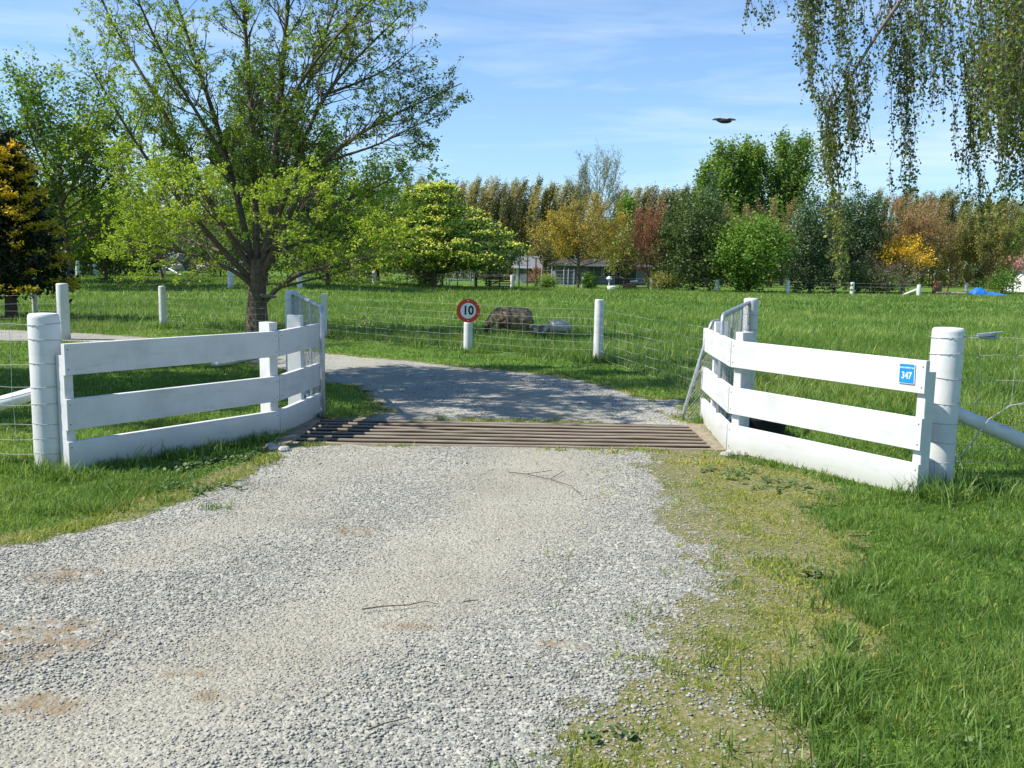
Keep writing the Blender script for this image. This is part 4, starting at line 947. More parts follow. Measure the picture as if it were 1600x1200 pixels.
def twig_tree(name, label, px, Y, ptop, hw, limbs, leaf, bark, lsize, nleaf, seed, up=.18, spread=38, sp=(.5, .34), crown0=.18, tr=.14, cat='tree', dens=1.0, tn=.2, tint0=.5, lens=1.0, group=None):
    """open branching tree: trunk, limbs, twigs and leaves or buds"""
    rng = np.random.default_rng(seed); b = G(px, Y); H = ztop(px, ptop, Y)-b[2]; R = hw*Y/FPX; t = thing(name, label, cat, b, group)
    hc = H*crown0; trunk = resample([b-[0, 0, .1], b+[rng.normal(0, .02*H), 0, hc], b+[rng.normal(0, .03*H), 0, H*.5], b+[rng.normal(0, .03*H), 0, H*.74]], 10)
    lv = [(trunk[None], np.linspace(tr, tr*.15, 10)[None], 9)]
    L0 = []
    for i in range(limbs):
        a = 2*math.pi*(i*.618)+rng.normal(0, .2); f = (i+.5)/limbs; z0 = hc+(H*.62-hc)*f; f2 = math.sqrt(max(.05, 1-(f*.92)**2.2)); rr = R*f2*rng.uniform(.8, 1.05); zt = H*(.52+.46*f**.7)*rng.uniform(.92, 1.03); zt = max(zt, z0+rr*.35)
        if rng.random() < .3: zt = z0+rr*.5
        p0 = np.array([np.interp(z0, trunk[:, 2]-b[2], trunk[:, 0]), b[1], b[2]+z0]); p1 = np.array([b[0]+math.cos(a)*rr, b[1]+math.sin(a)*rr, b[2]+min(zt, H)])
        m1 = p0*.55+p1*.45+np.array([math.cos(a)*rr*.12, math.sin(a)*rr*.12, -.04*H]); L0.append(resample([p0, m1, p1], 8))
    L0 = np.array(L0); R0 = np.repeat(np.linspace(tr*.36, tr*.06, 8)[None], len(L0), 0); lv.append((L0, R0, 6)); sp = (sp[0]*.72, sp[1]*.72)
    u = H*.1*lens; a, ar = kids(L0, R0, sp[0], (u*.8, u*2.0), spread, up, 5, .16, rng, .15, .5, .3, .5, tr*.3); a2, ar2 = kids(a, ar, sp[1], (u*.35, u*.9), spread, up, 3, .2, rng, .1, .6, .4, .3, tr*.12)
    mn = .0005*Y*.28; lv += [(a, np.maximum(ar, mn), 4), (a2, np.maximum(ar2, mn*.7), 3)]
    woodmesh('trunk', lv, bark, t)
    if leaf is not None:
        st = np.concatenate([a2.reshape(-1, 3), a[:, 2:].reshape(-1, 3)]); st = st[rng.random(len(st)) < dens]; st = st[st[:, 2] > b[2]+hc*.6]
        ti = np.clip(tint0+(vn(st[:, 0]+st[:, 1], st[:, 2], 1.2/max(1, H*.12), seed)-.5)*.8, 0, 1)
        V, F, ti = leaves(st, nleaf+1, lsize*1.2, lsize*1.05, rng, .1, .36, ti, tn); build_np('crown', V, F, leaf, t, tint=ti); print(name, len(F))
    return t
def bush_tree(name, label, px, Y, ptop, hw, leaf, lsize, seed, nclump=150, per=55, z0=.0, shape='round', bark=BARK, cat='tree', tiers=0, tint_top=0, group=None, ry=None, tn=.15, cl=.16, pbase=None, lift=0):
    """dense crown: many leaf clumps spread through an uneven envelope, limbs reaching to them"""
    rng = np.random.default_rng(seed); b = G(px, Y); H = ztop(px, ptop, Y)-b[2]; R = hw*Y/FPX; Ry = R if ry is None else ry
    t = thing(name, label, cat, b, group); zc = H*(z0+1)/2; rz = H*(1-z0)/2
    d = nrm_(rng.normal(size=(nclump, 3))); rho = rng.random(nclump)**.36
    bumpy = 1+.22*(vn(d[:, 0]*2+5, d[:, 2]*2+d[:, 1]*2, 1.5, seed)-.5)+.14*(vn(d[:, 0]*5, d[:, 2]*5+d[:, 1]*4, 1.3, seed+1)-.5)
    z = d[:, 2]*rho*bumpy
    if shape == 'cone': wr = np.clip(1.05-(z+1)/2, .06, 1)**.8*1.1
    elif shape == 'column': wr = np.sqrt(np.clip(1-np.abs(z)**3.2, .02, 1))/np.sqrt(np.clip(1-z**2, .05, 1))
    elif shape == 'dome': z = np.where(z < 0, z*1.0, z); wr = np.where(z < -.2, 1.12, 1.0)
    elif shape == 'spire': wr = np.clip(1.15-.95*((z+1)/2)**1.3, .08, 1.1)
    else: wr = 1.0
    c = np.stack([b[0]+d[:, 0]*rho*bumpy*R*wr, b[1]+d[:, 1]*rho*bumpy*Ry*wr, b[2]+zc+z*rz], 1)
    c[:, 2] = np.maximum(c[:, 2], b[2]+.15+lift); cr_ = cl*R*rng.uniform(.7, 1.35, nclump)
    if tiers: c[:, 2] = b[2]+np.round((c[:, 2]-b[2]+rng.normal(0, .12, nclump))*tiers/H)*H/tiers+rng.normal(0, .10, nclump)-.18*(np.hypot(c[:, 0]-b[0], c[:, 1]-b[1])/R)*H/tiers*1.3
    n = per*nclump; idx = np.repeat(np.arange(nclump), per); flat = .35 if tiers else .75
    off = rng.normal(size=(n, 3))*cr_[idx][:, None]*.62*np.array([1, 1, flat]); st = c[idx]+off
    ti0 = np.clip(.5+(rng.random(nclump)[idx]-.5)*.35+off[:, 2]/(cr_[idx]*flat)*.10, 0, 1)
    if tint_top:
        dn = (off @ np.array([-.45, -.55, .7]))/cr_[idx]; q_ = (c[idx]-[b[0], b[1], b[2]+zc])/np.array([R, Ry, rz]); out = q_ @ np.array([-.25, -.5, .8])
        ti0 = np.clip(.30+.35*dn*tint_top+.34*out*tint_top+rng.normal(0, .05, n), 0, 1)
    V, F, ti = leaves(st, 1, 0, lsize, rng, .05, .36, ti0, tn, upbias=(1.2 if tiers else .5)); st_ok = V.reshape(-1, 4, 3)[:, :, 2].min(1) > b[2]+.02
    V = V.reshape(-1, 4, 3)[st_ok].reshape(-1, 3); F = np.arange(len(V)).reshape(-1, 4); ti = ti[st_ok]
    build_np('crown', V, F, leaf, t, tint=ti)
    k = min(nclump, 46); tr = max(.06, H*.018); top = b+[0, 0, H*.8]
    trunk = resample([b-[0, 0, .1], b+[rng.normal(0, .02)*H, 0, H*.3], top], 8); lv = [(trunk[None], np.linspace(tr, tr*.2, 8)[None], 8)]
    sel = rng.choice(nclump, k, replace=False); L0 = []
    for i in sel:
        e = c[i]; zz0 = min(max((e[2]-b[2])*.45, H*.06), H*.6); p0 = np.array([np.interp(zz0, trunk[:, 2]-b[2], trunk[:, 0]), b[1], b[2]+zz0]); L0.append(resample([p0, (p0+e)/2+np.array([0, 0, -.03*H]), e], 5))
    lv.append((np.array(L0), np.repeat(np.linspace(tr*.4, tr*.08, 5)[None], k, 0), 5)); woodmesh('trunk', lv, bark, t); return t

# --- left side
twig_tree('ash_tree', 'open tall tree of fresh green behind the golden conifer', 112, 46, 95, 128, 34, LSPR, BARK, .17, 4, 5, .22, 36, (.46, .34), .15, .18, dens=.5, tint0=.22)
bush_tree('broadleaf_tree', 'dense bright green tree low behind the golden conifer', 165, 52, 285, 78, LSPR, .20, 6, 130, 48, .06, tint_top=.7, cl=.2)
bush_tree('broadleaf_tree', 'dark green spreading tree at the far left edge behind the golden conifer', 20, 50, 235, 90, LMED, .2, 16, 130, 46, .05, cl=.2)
bush_tree('broadleaf_tree', 'shaded dark green tree low over the yard fence posts', 205, 64, 330, 62, LDRK, .2, 26, 150, 50, .0, cl=.2)
bush_tree('broadleaf_tree', 'big dark green tree reaching the ground behind the left yard posts', 122, 62, 300, 76, LDRK, .2, 36, 260, 55, .0, cl=.18)
twig_tree('bare_tree', 'bare brown twiggy tree low behind the trunk of the big tree', 255, 56, 318, 75, 14, LRUS, TWIG, .05, 1, 8, .04, 44, (.4, .3), .1, .10, dens=.12)
bush_tree('conifer_tree', 'tall dark green columnar tree behind the big spring green tree', 412, 52, 72, 104, LDRK, .17, 7, 430, 60, .02, 'spire', cl=.16)
bush_tree('conifer_tree', 'dark green rounded tree right of the tall columnar one', 512, 56, 180, 66, LMED, .17, 17, 240, 55, .02, 'spire', cl=.2)
bush_tree('broadleaf_tree', 'green bushy tree behind the right limbs of the big tree', 590, 66, 242, 62, LMED, .2, 18, 170, 50, .04, cl=.2)
bush_tree('broadleaf_tree', 'mid green tree low behind the big trunk', 470, 64, 330, 70, LMED, .2, 19, 130, 46, .08, cl=.2)
bush_tree('broadleaf_tree', 'dark green tree low between bare brown tree and big trunk', 345, 66, 345, 55, LDRK, .2, 28, 110, 46, .12, cl=.2)
# golden conifer: dark body with golden spray tips
def golden():
    rng = np.random.default_rng(77); b = gp(18, 499); Y = b[1]; t = thing('golden_conifer', 'dark conifer with golden yellow sprays at the left edge', 'tree', b)
    H = ztop(20, 222, Y)-b[2]; R = 100*Y/FPX; n = 520
    z = .09+.91*rng.random(n)**1.05; a = rng.uniform(0, 6.28, n); rr = R*np.clip(1.14-z*.95, .05, 1)*(rng.random(n)**.4); c = np.stack([b[0]-.25+np.cos(a)*rr, b[1]+np.sin(a)*rr, b[2]+.45+z*(H-.45)], 1)
    V, F, ti = leaves(c, 60, .17, .13, rng, .1, .30, np.full(n, .4), .2); build_np('crown', V, F, LDCN, t, tint=ti)
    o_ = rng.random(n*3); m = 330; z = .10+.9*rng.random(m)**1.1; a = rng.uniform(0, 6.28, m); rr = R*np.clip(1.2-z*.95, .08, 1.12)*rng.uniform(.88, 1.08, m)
    S, T_ = [], []
    for i in range(m):
        out = np.array([math.cos(a[i]), math.sin(a[i]), .28]); p0 = np.array([b[0]-.25+math.cos(a[i])*rr[i], b[1]+math.sin(a[i])*rr[i], b[2]+.35+z[i]*(H-.4)]); sd = np.array([-out[1], out[0], 0])
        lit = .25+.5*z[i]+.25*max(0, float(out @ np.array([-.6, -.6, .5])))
        if rng.random() > .55+.4*z[i]: continue
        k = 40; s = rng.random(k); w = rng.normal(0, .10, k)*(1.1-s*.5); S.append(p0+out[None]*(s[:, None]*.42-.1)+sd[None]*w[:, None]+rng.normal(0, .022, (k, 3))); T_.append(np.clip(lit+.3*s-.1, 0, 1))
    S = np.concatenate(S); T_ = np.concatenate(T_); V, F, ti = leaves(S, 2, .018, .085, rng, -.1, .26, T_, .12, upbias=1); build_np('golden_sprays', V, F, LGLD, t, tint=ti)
    tk = resample([b-[0, 0, .1], b+[0, 0, 1.2], b+[0.1, 0, H*.8]], 8); L0 = []
    for i in range(30): e = c[i*9]; zz0 = max(.9, (e[2]-b[2])*.7); L0.append(resample([np.array([b[0], b[1], b[2]+zz0]), e], 4))
    woodmesh('trunk', [(tk[None], np.linspace(.17, .03, 8)[None], 9), (np.array(L0), np.repeat(np.linspace(.04, .01, 4)[None], 30, 0), 4)], BARK, t)
golden()
# overhanging tree just left of the frame, it shades the drive and the yard
def shade_tree():
    rng = np.random.default_rng(31); b = np.array([-11.2, 10.2, 0.0]); t = thing('roadside_tree', 'tall tree left of the frame, only bare twig ends reach the left edge', 'tree', b)
    ends = [((-5.2, 11.0, 7.4), .03), ((-4.4, 12.6, 8.2), .03), ((-6.0, 13.4, 7.8), .03), ((-5.0, 9.9, 8.3), .03), ((-7.0, 9.0, 7.2), .04), ((-7.5, 12.8, 6.6), .04), ((-3.9, 11.4, 9.2), .03), ((-8.6, 7.6, 6.4), .05), ((-9.5, 13.5, 6.4), .05),
            ((-12.5, 8.0, 7.5), .05), ((-14, 11, 6.5), .05), ((-11, 13.6, 8.5), .05), ((-10.2, 10, 10), .05), ((-13, 6.8, 5.5), .05), ((-8.2, 10.6, 9.8), .04), ((-11.5, 7.2, 5.0), .05), ((-12.6, 12.2, 5.0), .05), ((-9.6, 8.6, 5.4), .05), ((-10.4, 12.4, 5.2), .05), ((-2.5, 12.0, 8.0), .03), ((-3.2, 10.0, 7.4), .03), ((-2.6, 13.6, 8.6), .03), ((-4.4, 9.2, 6.8), .03), ((-4.2, 14.2, 8.2), .03), ((-6.2, 10.4, 6.6), .04), ((-5.6, 12.2, 6.9), .04)]
    L0, R0 = [], []
    for i, (e, r) in enumerate(ends):
        e = np.array(e); z0 = 1.8+.12*i; p0 = b+[0, 0, z0]; L0.append(resample([p0, p0*.55+e*.45+[0, 0, .9], e], 9)); R0.append(np.linspace(.13, .02, 9))
    L0, R0 = np.array(L0), np.array(R0); trunk = resample([b-[0, 0, .1], b+[0, 0, 1.5], b+[.3, 0, 5.]], 8)
    a, ar = kids(L0, R0, .24, (.7, 1.8), 40, .06, 5, .16, rng, .25, .5, .3, .5, .03); a2, ar2 = kids(a, ar, .26, (.3, .8), 40, .05, 3, .2, rng, .1, .6, .4, .3, .010)
    woodmesh('trunk', [(trunk[None], np.linspace(.26, .14, 8)[None], 12), (L0, R0, 8), (a, ar, 4), (a2, np.maximum(ar2, .004), 3)], BARKG, t)
    st = np.concatenate([a2[:, -1], a2[:, 1], a[:, -1]]); pr = np.where(st[:, 0] < -7.2, .98, .95); st = st[rng.random(len(st)) < pr]
    V, F, ti = leaves(st, 10, .09, .14, rng, .3, .3, np.full(len(st), .4), .2); build_np('crown', V, F, LSPR, t, tint=ti); print('shade', len(F))
shade_tree()

# --- far trees, left to right
def tiered():
    rng = np.random.default_rng(9); px, Y = 678, 64; b = G(px, Y)
    t = thing('variegated_maple', 'broad layered tree with lime and cream leaf edges over dark green', 'tree', b)
    prof = [(285, 20), (303, 44), (322, 68), (341, 92), (359, 112), (376, 130), (392, 134), (408, 104)]
    c, w = [], []
    for (y, hw) in prof:
        z = ztop(px, y, Y)-b[2]; R = hw*Y/FPX; m = int(7+hw*.40); a = rng.uniform(0, 6.28, m); rr = R*rng.random(m)**.42
        for i in range(m): rx = rr[i]*(1.0 if math.cos(a[i]) > 0 else 1.0); c.append([b[0]+math.cos(a[i])*rx, b[1]+math.sin(a[i])*rr[i]*.95, b[2]+z-.30*(rr[i]/(R+.1))**2+rng.normal(0, .12)]); w.append(rr[i]/R)
    c = np.array(c); w = np.array(w); n = len(c); per = 75; idx = np.repeat(np.arange(n), per)
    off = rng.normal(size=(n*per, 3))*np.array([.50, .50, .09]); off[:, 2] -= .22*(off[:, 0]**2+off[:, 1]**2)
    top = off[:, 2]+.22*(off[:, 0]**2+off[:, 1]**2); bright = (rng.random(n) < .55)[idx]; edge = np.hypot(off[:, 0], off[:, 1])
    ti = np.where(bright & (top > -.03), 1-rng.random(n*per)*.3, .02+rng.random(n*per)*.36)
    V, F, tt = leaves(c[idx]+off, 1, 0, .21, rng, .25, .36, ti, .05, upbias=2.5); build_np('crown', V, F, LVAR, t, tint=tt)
    tk = resample([b-[0, 0, .1], b+[0, 0, 1.5], b+[.1, 0, 5.5]], 8); L0 = []
    for i in range(0, n, 4): e = c[i]; L0.append(resample([np.array([b[0], b[1], b[2]+max(.8, (e[2]-b[2])*.55)]), (e+b)/2*[1, 1, 0]+[0, 0, e[2]*.8], e], 5))
    woodmesh('trunk', [(tk[None], np.linspace(.22, .06, 8)[None], 9), (np.array(L0), np.repeat(np.linspace(.07, .02, 5)[None], len(L0), 0), 4)], BARK, t)
tiered()
bush_tree('broadleaf_tree', 'dark green tree tucked behind the layered tree on its right', 765, 72, 345, 48, LDRK, .2, 40, 110, 46, .06, cl=.2)
twig_tree('budding_tree', 'round yellow orange budding tree in front of the pale house', 903, 73, 300, 80, 30, LYEL, TWIG, .13, 3, 50, .14, 40, (.40, .26), .22, .13, dens=.8, tn=.25, tint0=.36)
twig_tree('budding_tree', 'yellow green budding tree left of the round yellow orange one', 850, 88, 330, 40, 14, LYEL, TWIG, .14, 2, 51, .14, 40, (.6, .4), .2, .14, dens=.95, tint0=.3)
twig_tree('silver_leaf_tree', 'pale thin leaved tree standing above the far windbreak', 930, 104, 226, 42, 22, LGRY, TWIG, .15, 2, 52, .2, 34, (.6, .42), .3, .13, dens=.55)
bush_tree('broadleaf_tree', 'green tree between the yellow orange tree and the red twigged tree', 975, 92, 300, 36, LPOG, .24, 53, 130, 44, .03, 'spire', cl=.22)
bush_tree('broadleaf_tree', 'low yellow green tree over the garden ornament', 975, 80, 345, 42, LOLV, .2, 54, 100, 46, .22, cl=.2)
twig_tree('red_twig_tree', 'upright tree of bare reddish twigs left of the dark evergreen', 1013, 72, 313, 36, 26, LRED, TWIGR, .085, 3, 55, .30, 30, (.34, .22), .12, .09, dens=.6)
bush_tree('evergreen_tree', 'broad dark olive evergreen reaching down to the paddock edge', 1083, 70, 296, 54, LDRK, .19, 56, 260, 58, .0, 'column', cl=.2, tint_top=.35)
bush_tree('evergreen_tree', 'dark spiky evergreen top behind the broad olive evergreen', 1104, 90, 268, 30, LBLU, .22, 57, 120, 46, .0, 'spire', cl=.25)
bush_tree('round_tree', 'bright green round tree between the two darkest evergreens', 1172, 68, 338, 64, LPOG, .2, 58, 260, 56, .02, tint_top=.45, cl=.19)
bush_tree('evergreen_tree', 'blue green evergreen right of the bright green round tree', 1266, 70, 308, 40, LBLU, .19, 59, 210, 56, .0, 'column', cl=.22, tint_top=.3)
bush_tree('evergreen_tree', 'tall blue green evergreen behind the lowest hanging birch strand', 1342, 73, 292, 42, LBLU, .19, 60, 230, 56, .0, 'column', cl=.22, tint_top=.3)
bush_tree('evergreen_tree', 'dark low evergreen filling between two blue green trees', 1305, 76, 330, 34, LDRK, .2, 61, 140, 50, .0, cl=.22)
twig_tree('rust_twig_tree', 'round bare tree of rust brown twigs above the yellow shrub', 1415, 78, 298, 66, 32, LRUS, TWIGO, .10, 3, 62, .2, 34, (.34, .24), .1, .11, dens=.95)
twig_tree('rust_twig_tree', 'brown twiggy tree crown in front of the tall green poplars', 1205, 92, 302, 58, 18, LRUS, TWIGO, .13, 2, 63, .34, 24, (.5, .36), .1, .13, dens=.6)
twig_tree('rust_twig_tree', 'brown green twiggy crown left of the tall green poplars', 1140, 95, 310, 45, 16, LOLV, TWIGO, .14, 2, 64, .34, 24, (.5, .36), .1, .13, dens=.6)
bush_tree('yellow_shrub', 'brilliant yellow flowering shrub beside the blue green evergreen', 1410, 72, 368, 46, LFOR, .13, 65, 95, 46, .34, cat='shrub', cl=.17)
twig_tree('bare_shrub', 'bare brown shrub in shade below the yellow flowers', 1385, 69, 395, 52, 14, LRUS, TWIG, .06, 1, 66, .05, 42, (.3, .22), .06, .08, dens=.25, cat='shrub', lens=1.5)
bush_tree('evergreen_shrub', 'low shaded dark shrub under the yellow flowers', 1368, 71, 415, 48, LDRK, .15, 67, 100, 46, .0, cat='shrub', cl=.24)
twig_tree('olive_tree', 'olive brown feathery tree left of the hanging birch strand at right', 1480, 82, 325, 58, 28, LOLV, TWIGO, .13, 3, 68, .22, 34, (.4, .27), .06, .12, dens=1)
twig_tree('olive_tree', 'olive green feathery tree left of the white house', 1545, 80, 318, 50, 28, LOLV, TWIGO, .13, 3, 69, .24, 32, (.4, .27), .06, .12, dens=1)
bush_tree('broadleaf_tree', 'bright green tree behind the white house at the right edge', 1612, 95, 328, 46, LPOG, .22, 70, 150, 50, .0, cl=.2)
bush_tree('blossom_shrub', 'pink blossoming bush above the roof of the white house', 1585, 86, 392, 34, LPNK, .14, 71, 60, 34, .45, cat='shrub', cl=.2)
bush_tree('garden_shrub', 'dark green shrub at the corner of the white house', 1568, 74, 420, 26, LMED, .14, 72, 60, 44, .0, cat='shrub', cl=.25)
bush_tree('round_shrub', 'clipped green round shrub behind the white posts below the yellow orange tree', 921, 70, 425, 13, LMED, .10, 73, 60, 60, .0, 'column', cat='shrub', cl=.3, tint_top=.5)
bush_tree('garden_shrub', 'light green garden shrub behind the wire fence right of the timber gate', 853, 71, 430, 17, LSPR, .11, 74, 60, 40, .0, cat='shrub', cl=.3)
bush_tree('garden_shrub', 'rusty red garden shrub below the small grey roofed shed', 838, 78, 416, 13, LRED, .12, 75, 40, 36, .1, cat='shrub', cl=.3)
bush_tree('garden_shrub', 'shaded shrub under the layered tree beside the white garden seat', 665, 70, 408, 34, LDRK, .15, 76, 80, 40, .0, cat='shrub', cl=.25)
bush_tree('garden_shrub', 'small rusty shrub below the layered tree', 560, 72, 420, 45, LOLV, .15, 78, 80, 36, .0, cat='shrub', cl=.25)
bush_tree('garden_shrub', 'low golden brown shrub at the foot of the red twigged tree', 1040, 71, 428, 30, LOLV, .13, 79, 70, 40, .0, cat='shrub', cl=.25)
twig_tree('bare_tree', 'thin bare tree with only twig ends showing at the far left edge', -62, 30, 25, 78, 12, None, TWIG, .05, 1, 80, .2, 34, (.4, .3), .2, .12)

# tall green poplars
def wind_poplar(name, label, px, Y, ptop, hw, leaf, seed, nb=40, lsize=.22, dens=.9, lean=.03, cat='poplar', tr=.18, group=None, z0=.05, n3=2, nleaf=2, bark=TWIG, tint0=.5):
    rng = np.random.default_rng(seed); b = G(px, Y); H = ztop(px, ptop, Y)-b[2]; R = hw*Y/FPX; t = thing(name, label, cat, b, group)
    tk = resample([b-[0, 0, .1], b+[0, 0, H*.5], b+[H*lean*.5, 0, H*.96]], 10); L0 = []
    for i in range(nb):
        f = rng.random()**.8; z = H*(z0+.75*f); a = rng.uniform(0, 6.28); rr = R*rng.uniform(.35, 1.0)*(1-.45*f); ln = min(H*(1-.30*(rr/R)**1.5*rng.uniform(.5, 1.3))-z, H*rng.uniform(.22, .42)*(1.1-.4*f)); ln = max(ln, H*.08); x0 = np.interp(z, tk[:, 2]-b[2], tk[:, 0])
        p0 = np.array([x0, b[1], b[2]+z]); p1 = p0+np.array([math.cos(a)*rr*.7, math.sin(a)*rr*.7, ln*.45]); p2 = p0+np.array([math.cos(a)*rr+lean*ln*2, math.sin(a)*rr, ln]); L0.append(resample([p0, p1, p2], 6))
    L0 = np.array(L0); R0 = np.repeat(np.linspace(tr*.25, tr*.05, 6)[None], nb, 0)
    a, ar = kids(L0, R0, .55, (H*.05, H*.12), 22, .30, 4, .08, rng, .1, .5, .4, .4, .02, np.array([lean*1.2, 0, 0]))
    woodmesh('trunk', [(tk[None], np.linspace(tr, tr*.12, 10)[None], 7), (L0, R0, 4), (a, np.maximum(ar, .007), 3)], bark, t)
    st = np.concatenate([a.reshape(-1, 3), L0.reshape(-1, 3)]); st = st[rng.random(len(st)) < dens]; ti = np.clip(tint0+(vn(st[:, 0]+st[:, 1], st[:, 2], .8, seed)-.5)*.6, 0, 1)
    V, F, ti = leaves(st, nleaf, lsize*.7, lsize, rng, -.3, .36, ti, .16); build_np('crown', V, F, leaf, t, tint=ti); return t, len(F)
for i, (px, top, hw, lab) in enumerate([(1128, 216, 38, 'tall leafy green poplar, left of the pair in front of the sky'), (1102, 248, 26, 'lower green poplar on the left flank of the tall pair'), (1222, 206, 44, 'tall leafy green poplar, right and broader of the pair'), (1160, 215, 26, 'green poplar filling the gap between the tall pair')]):
    t, n = wind_poplar('green_poplar', lab, px, 106, top, hw*1.5, LPOG, 200+i, 170, .32, .7, .03, tr=.22, group='tall green poplars', nleaf=3)
# windbreak rows: three different trees copied
def proto(seed, leaf, tint0):
    t, n = wind_poplar('windbreak_poplar', 'slender wind bent poplar in the far windbreak', 800, 112, 284, 6.5, leaf, seed, 30, .17, .95, .085, tr=.06, z0=.02, nleaf=4, tint0=tint0); return t
protos = [proto(300, LPOP, .5), proto(301, LPOP, .35), proto(302, LOLV, .5), proto(303, LPOP, .65), proto(304, LOLV, .35)]
PH = ztop(800, 284, 112)
rngP = np.random.default_rng(55); first = {id(p): True for p in protos}
def place_row(xs, ytops, Y, group, label):
    for x, yt in zip(xs, ytops):
        p = protos[rngP.integers(5)]; Yy = Y+rngP.normal(0, 1.6); loc = G(x, Yy); s = ztop(x, yt, Yy)/PH
        if first[id(p)]: first[id(p)] = False; p.location = [float(c) for c in loc]; p.scale = (s, s, s); p['label'] = label; p['group'] = group
        else: dup(p, loc, rngP.uniform(-.5, .5), (s*rngP.uniform(.9, 1.15), s, s), label, group)
x = np.arange(628, 905, 5.0)+rngP.normal(0, 1.4, 56); yt = 287-6*np.sin((x-600)/90)+rngP.normal(0, 4, 56); place_row(x, yt, 112, 'left run of the far poplar windbreak', 'slender wind bent poplar in the windbreak between the layered and the yellow orange tree')
x = np.arange(955, 1085, 5.0)+rngP.normal(0, 1.4, 26); yt = 291+rngP.normal(0, 4, 26); place_row(x, yt, 112, 'middle run of the far poplar windbreak', 'slender poplar in the windbreak above the red twigged tree')
x = np.arange(1395, 1592, 5.6); x = x+rngP.normal(0, 1.6, len(x)); yt = 300+(x-1395)*.06+rngP.normal(0, 6, len(x)); place_row(x, yt, 112, 'right run of the far poplar windbreak', 'slender poplar in the windbreak above the olive trees at right')
x = np.arange(-40, 630, 15.0); yt = 300+rngP.normal(0, 8, len(x)); place_row(x, yt, 118, 'poplar windbreak behind the left trees', 'slender poplar in the windbreak hidden behind the big tree and its neighbours')
x = np.arange(1285, 1395, 12.0); yt = 305+rngP.normal(0, 6, len(x)); place_row(x, yt, 112, 'right run of the far poplar windbreak', 'slender poplar in the windbreak above the olive trees at right')
def far_wood():
    rng = np.random.default_rng(91); n = 110000; X = rng.uniform(-110, 110, n); Y = rng.uniform(120, 132, n); top = 7.0+2.6*fbm(X, Y*0, .25, 3)+.7*(rng.random(n)-.5); z = top*rng.random(n)**.9
    V, F, t = leaves(np.stack([X, Y, z], 1), 1, 0, .5, rng, 0, .38, np.clip(.35+.5*fbm(X, z, .15, 9), 0, 1), .15); o = build_np('far_woodland', V, F, LOLV, tint=t)
    tag(o, 'olive brown woodland mass behind the poplar windbreak', 'woodland', kind='stuff')
far_wood()

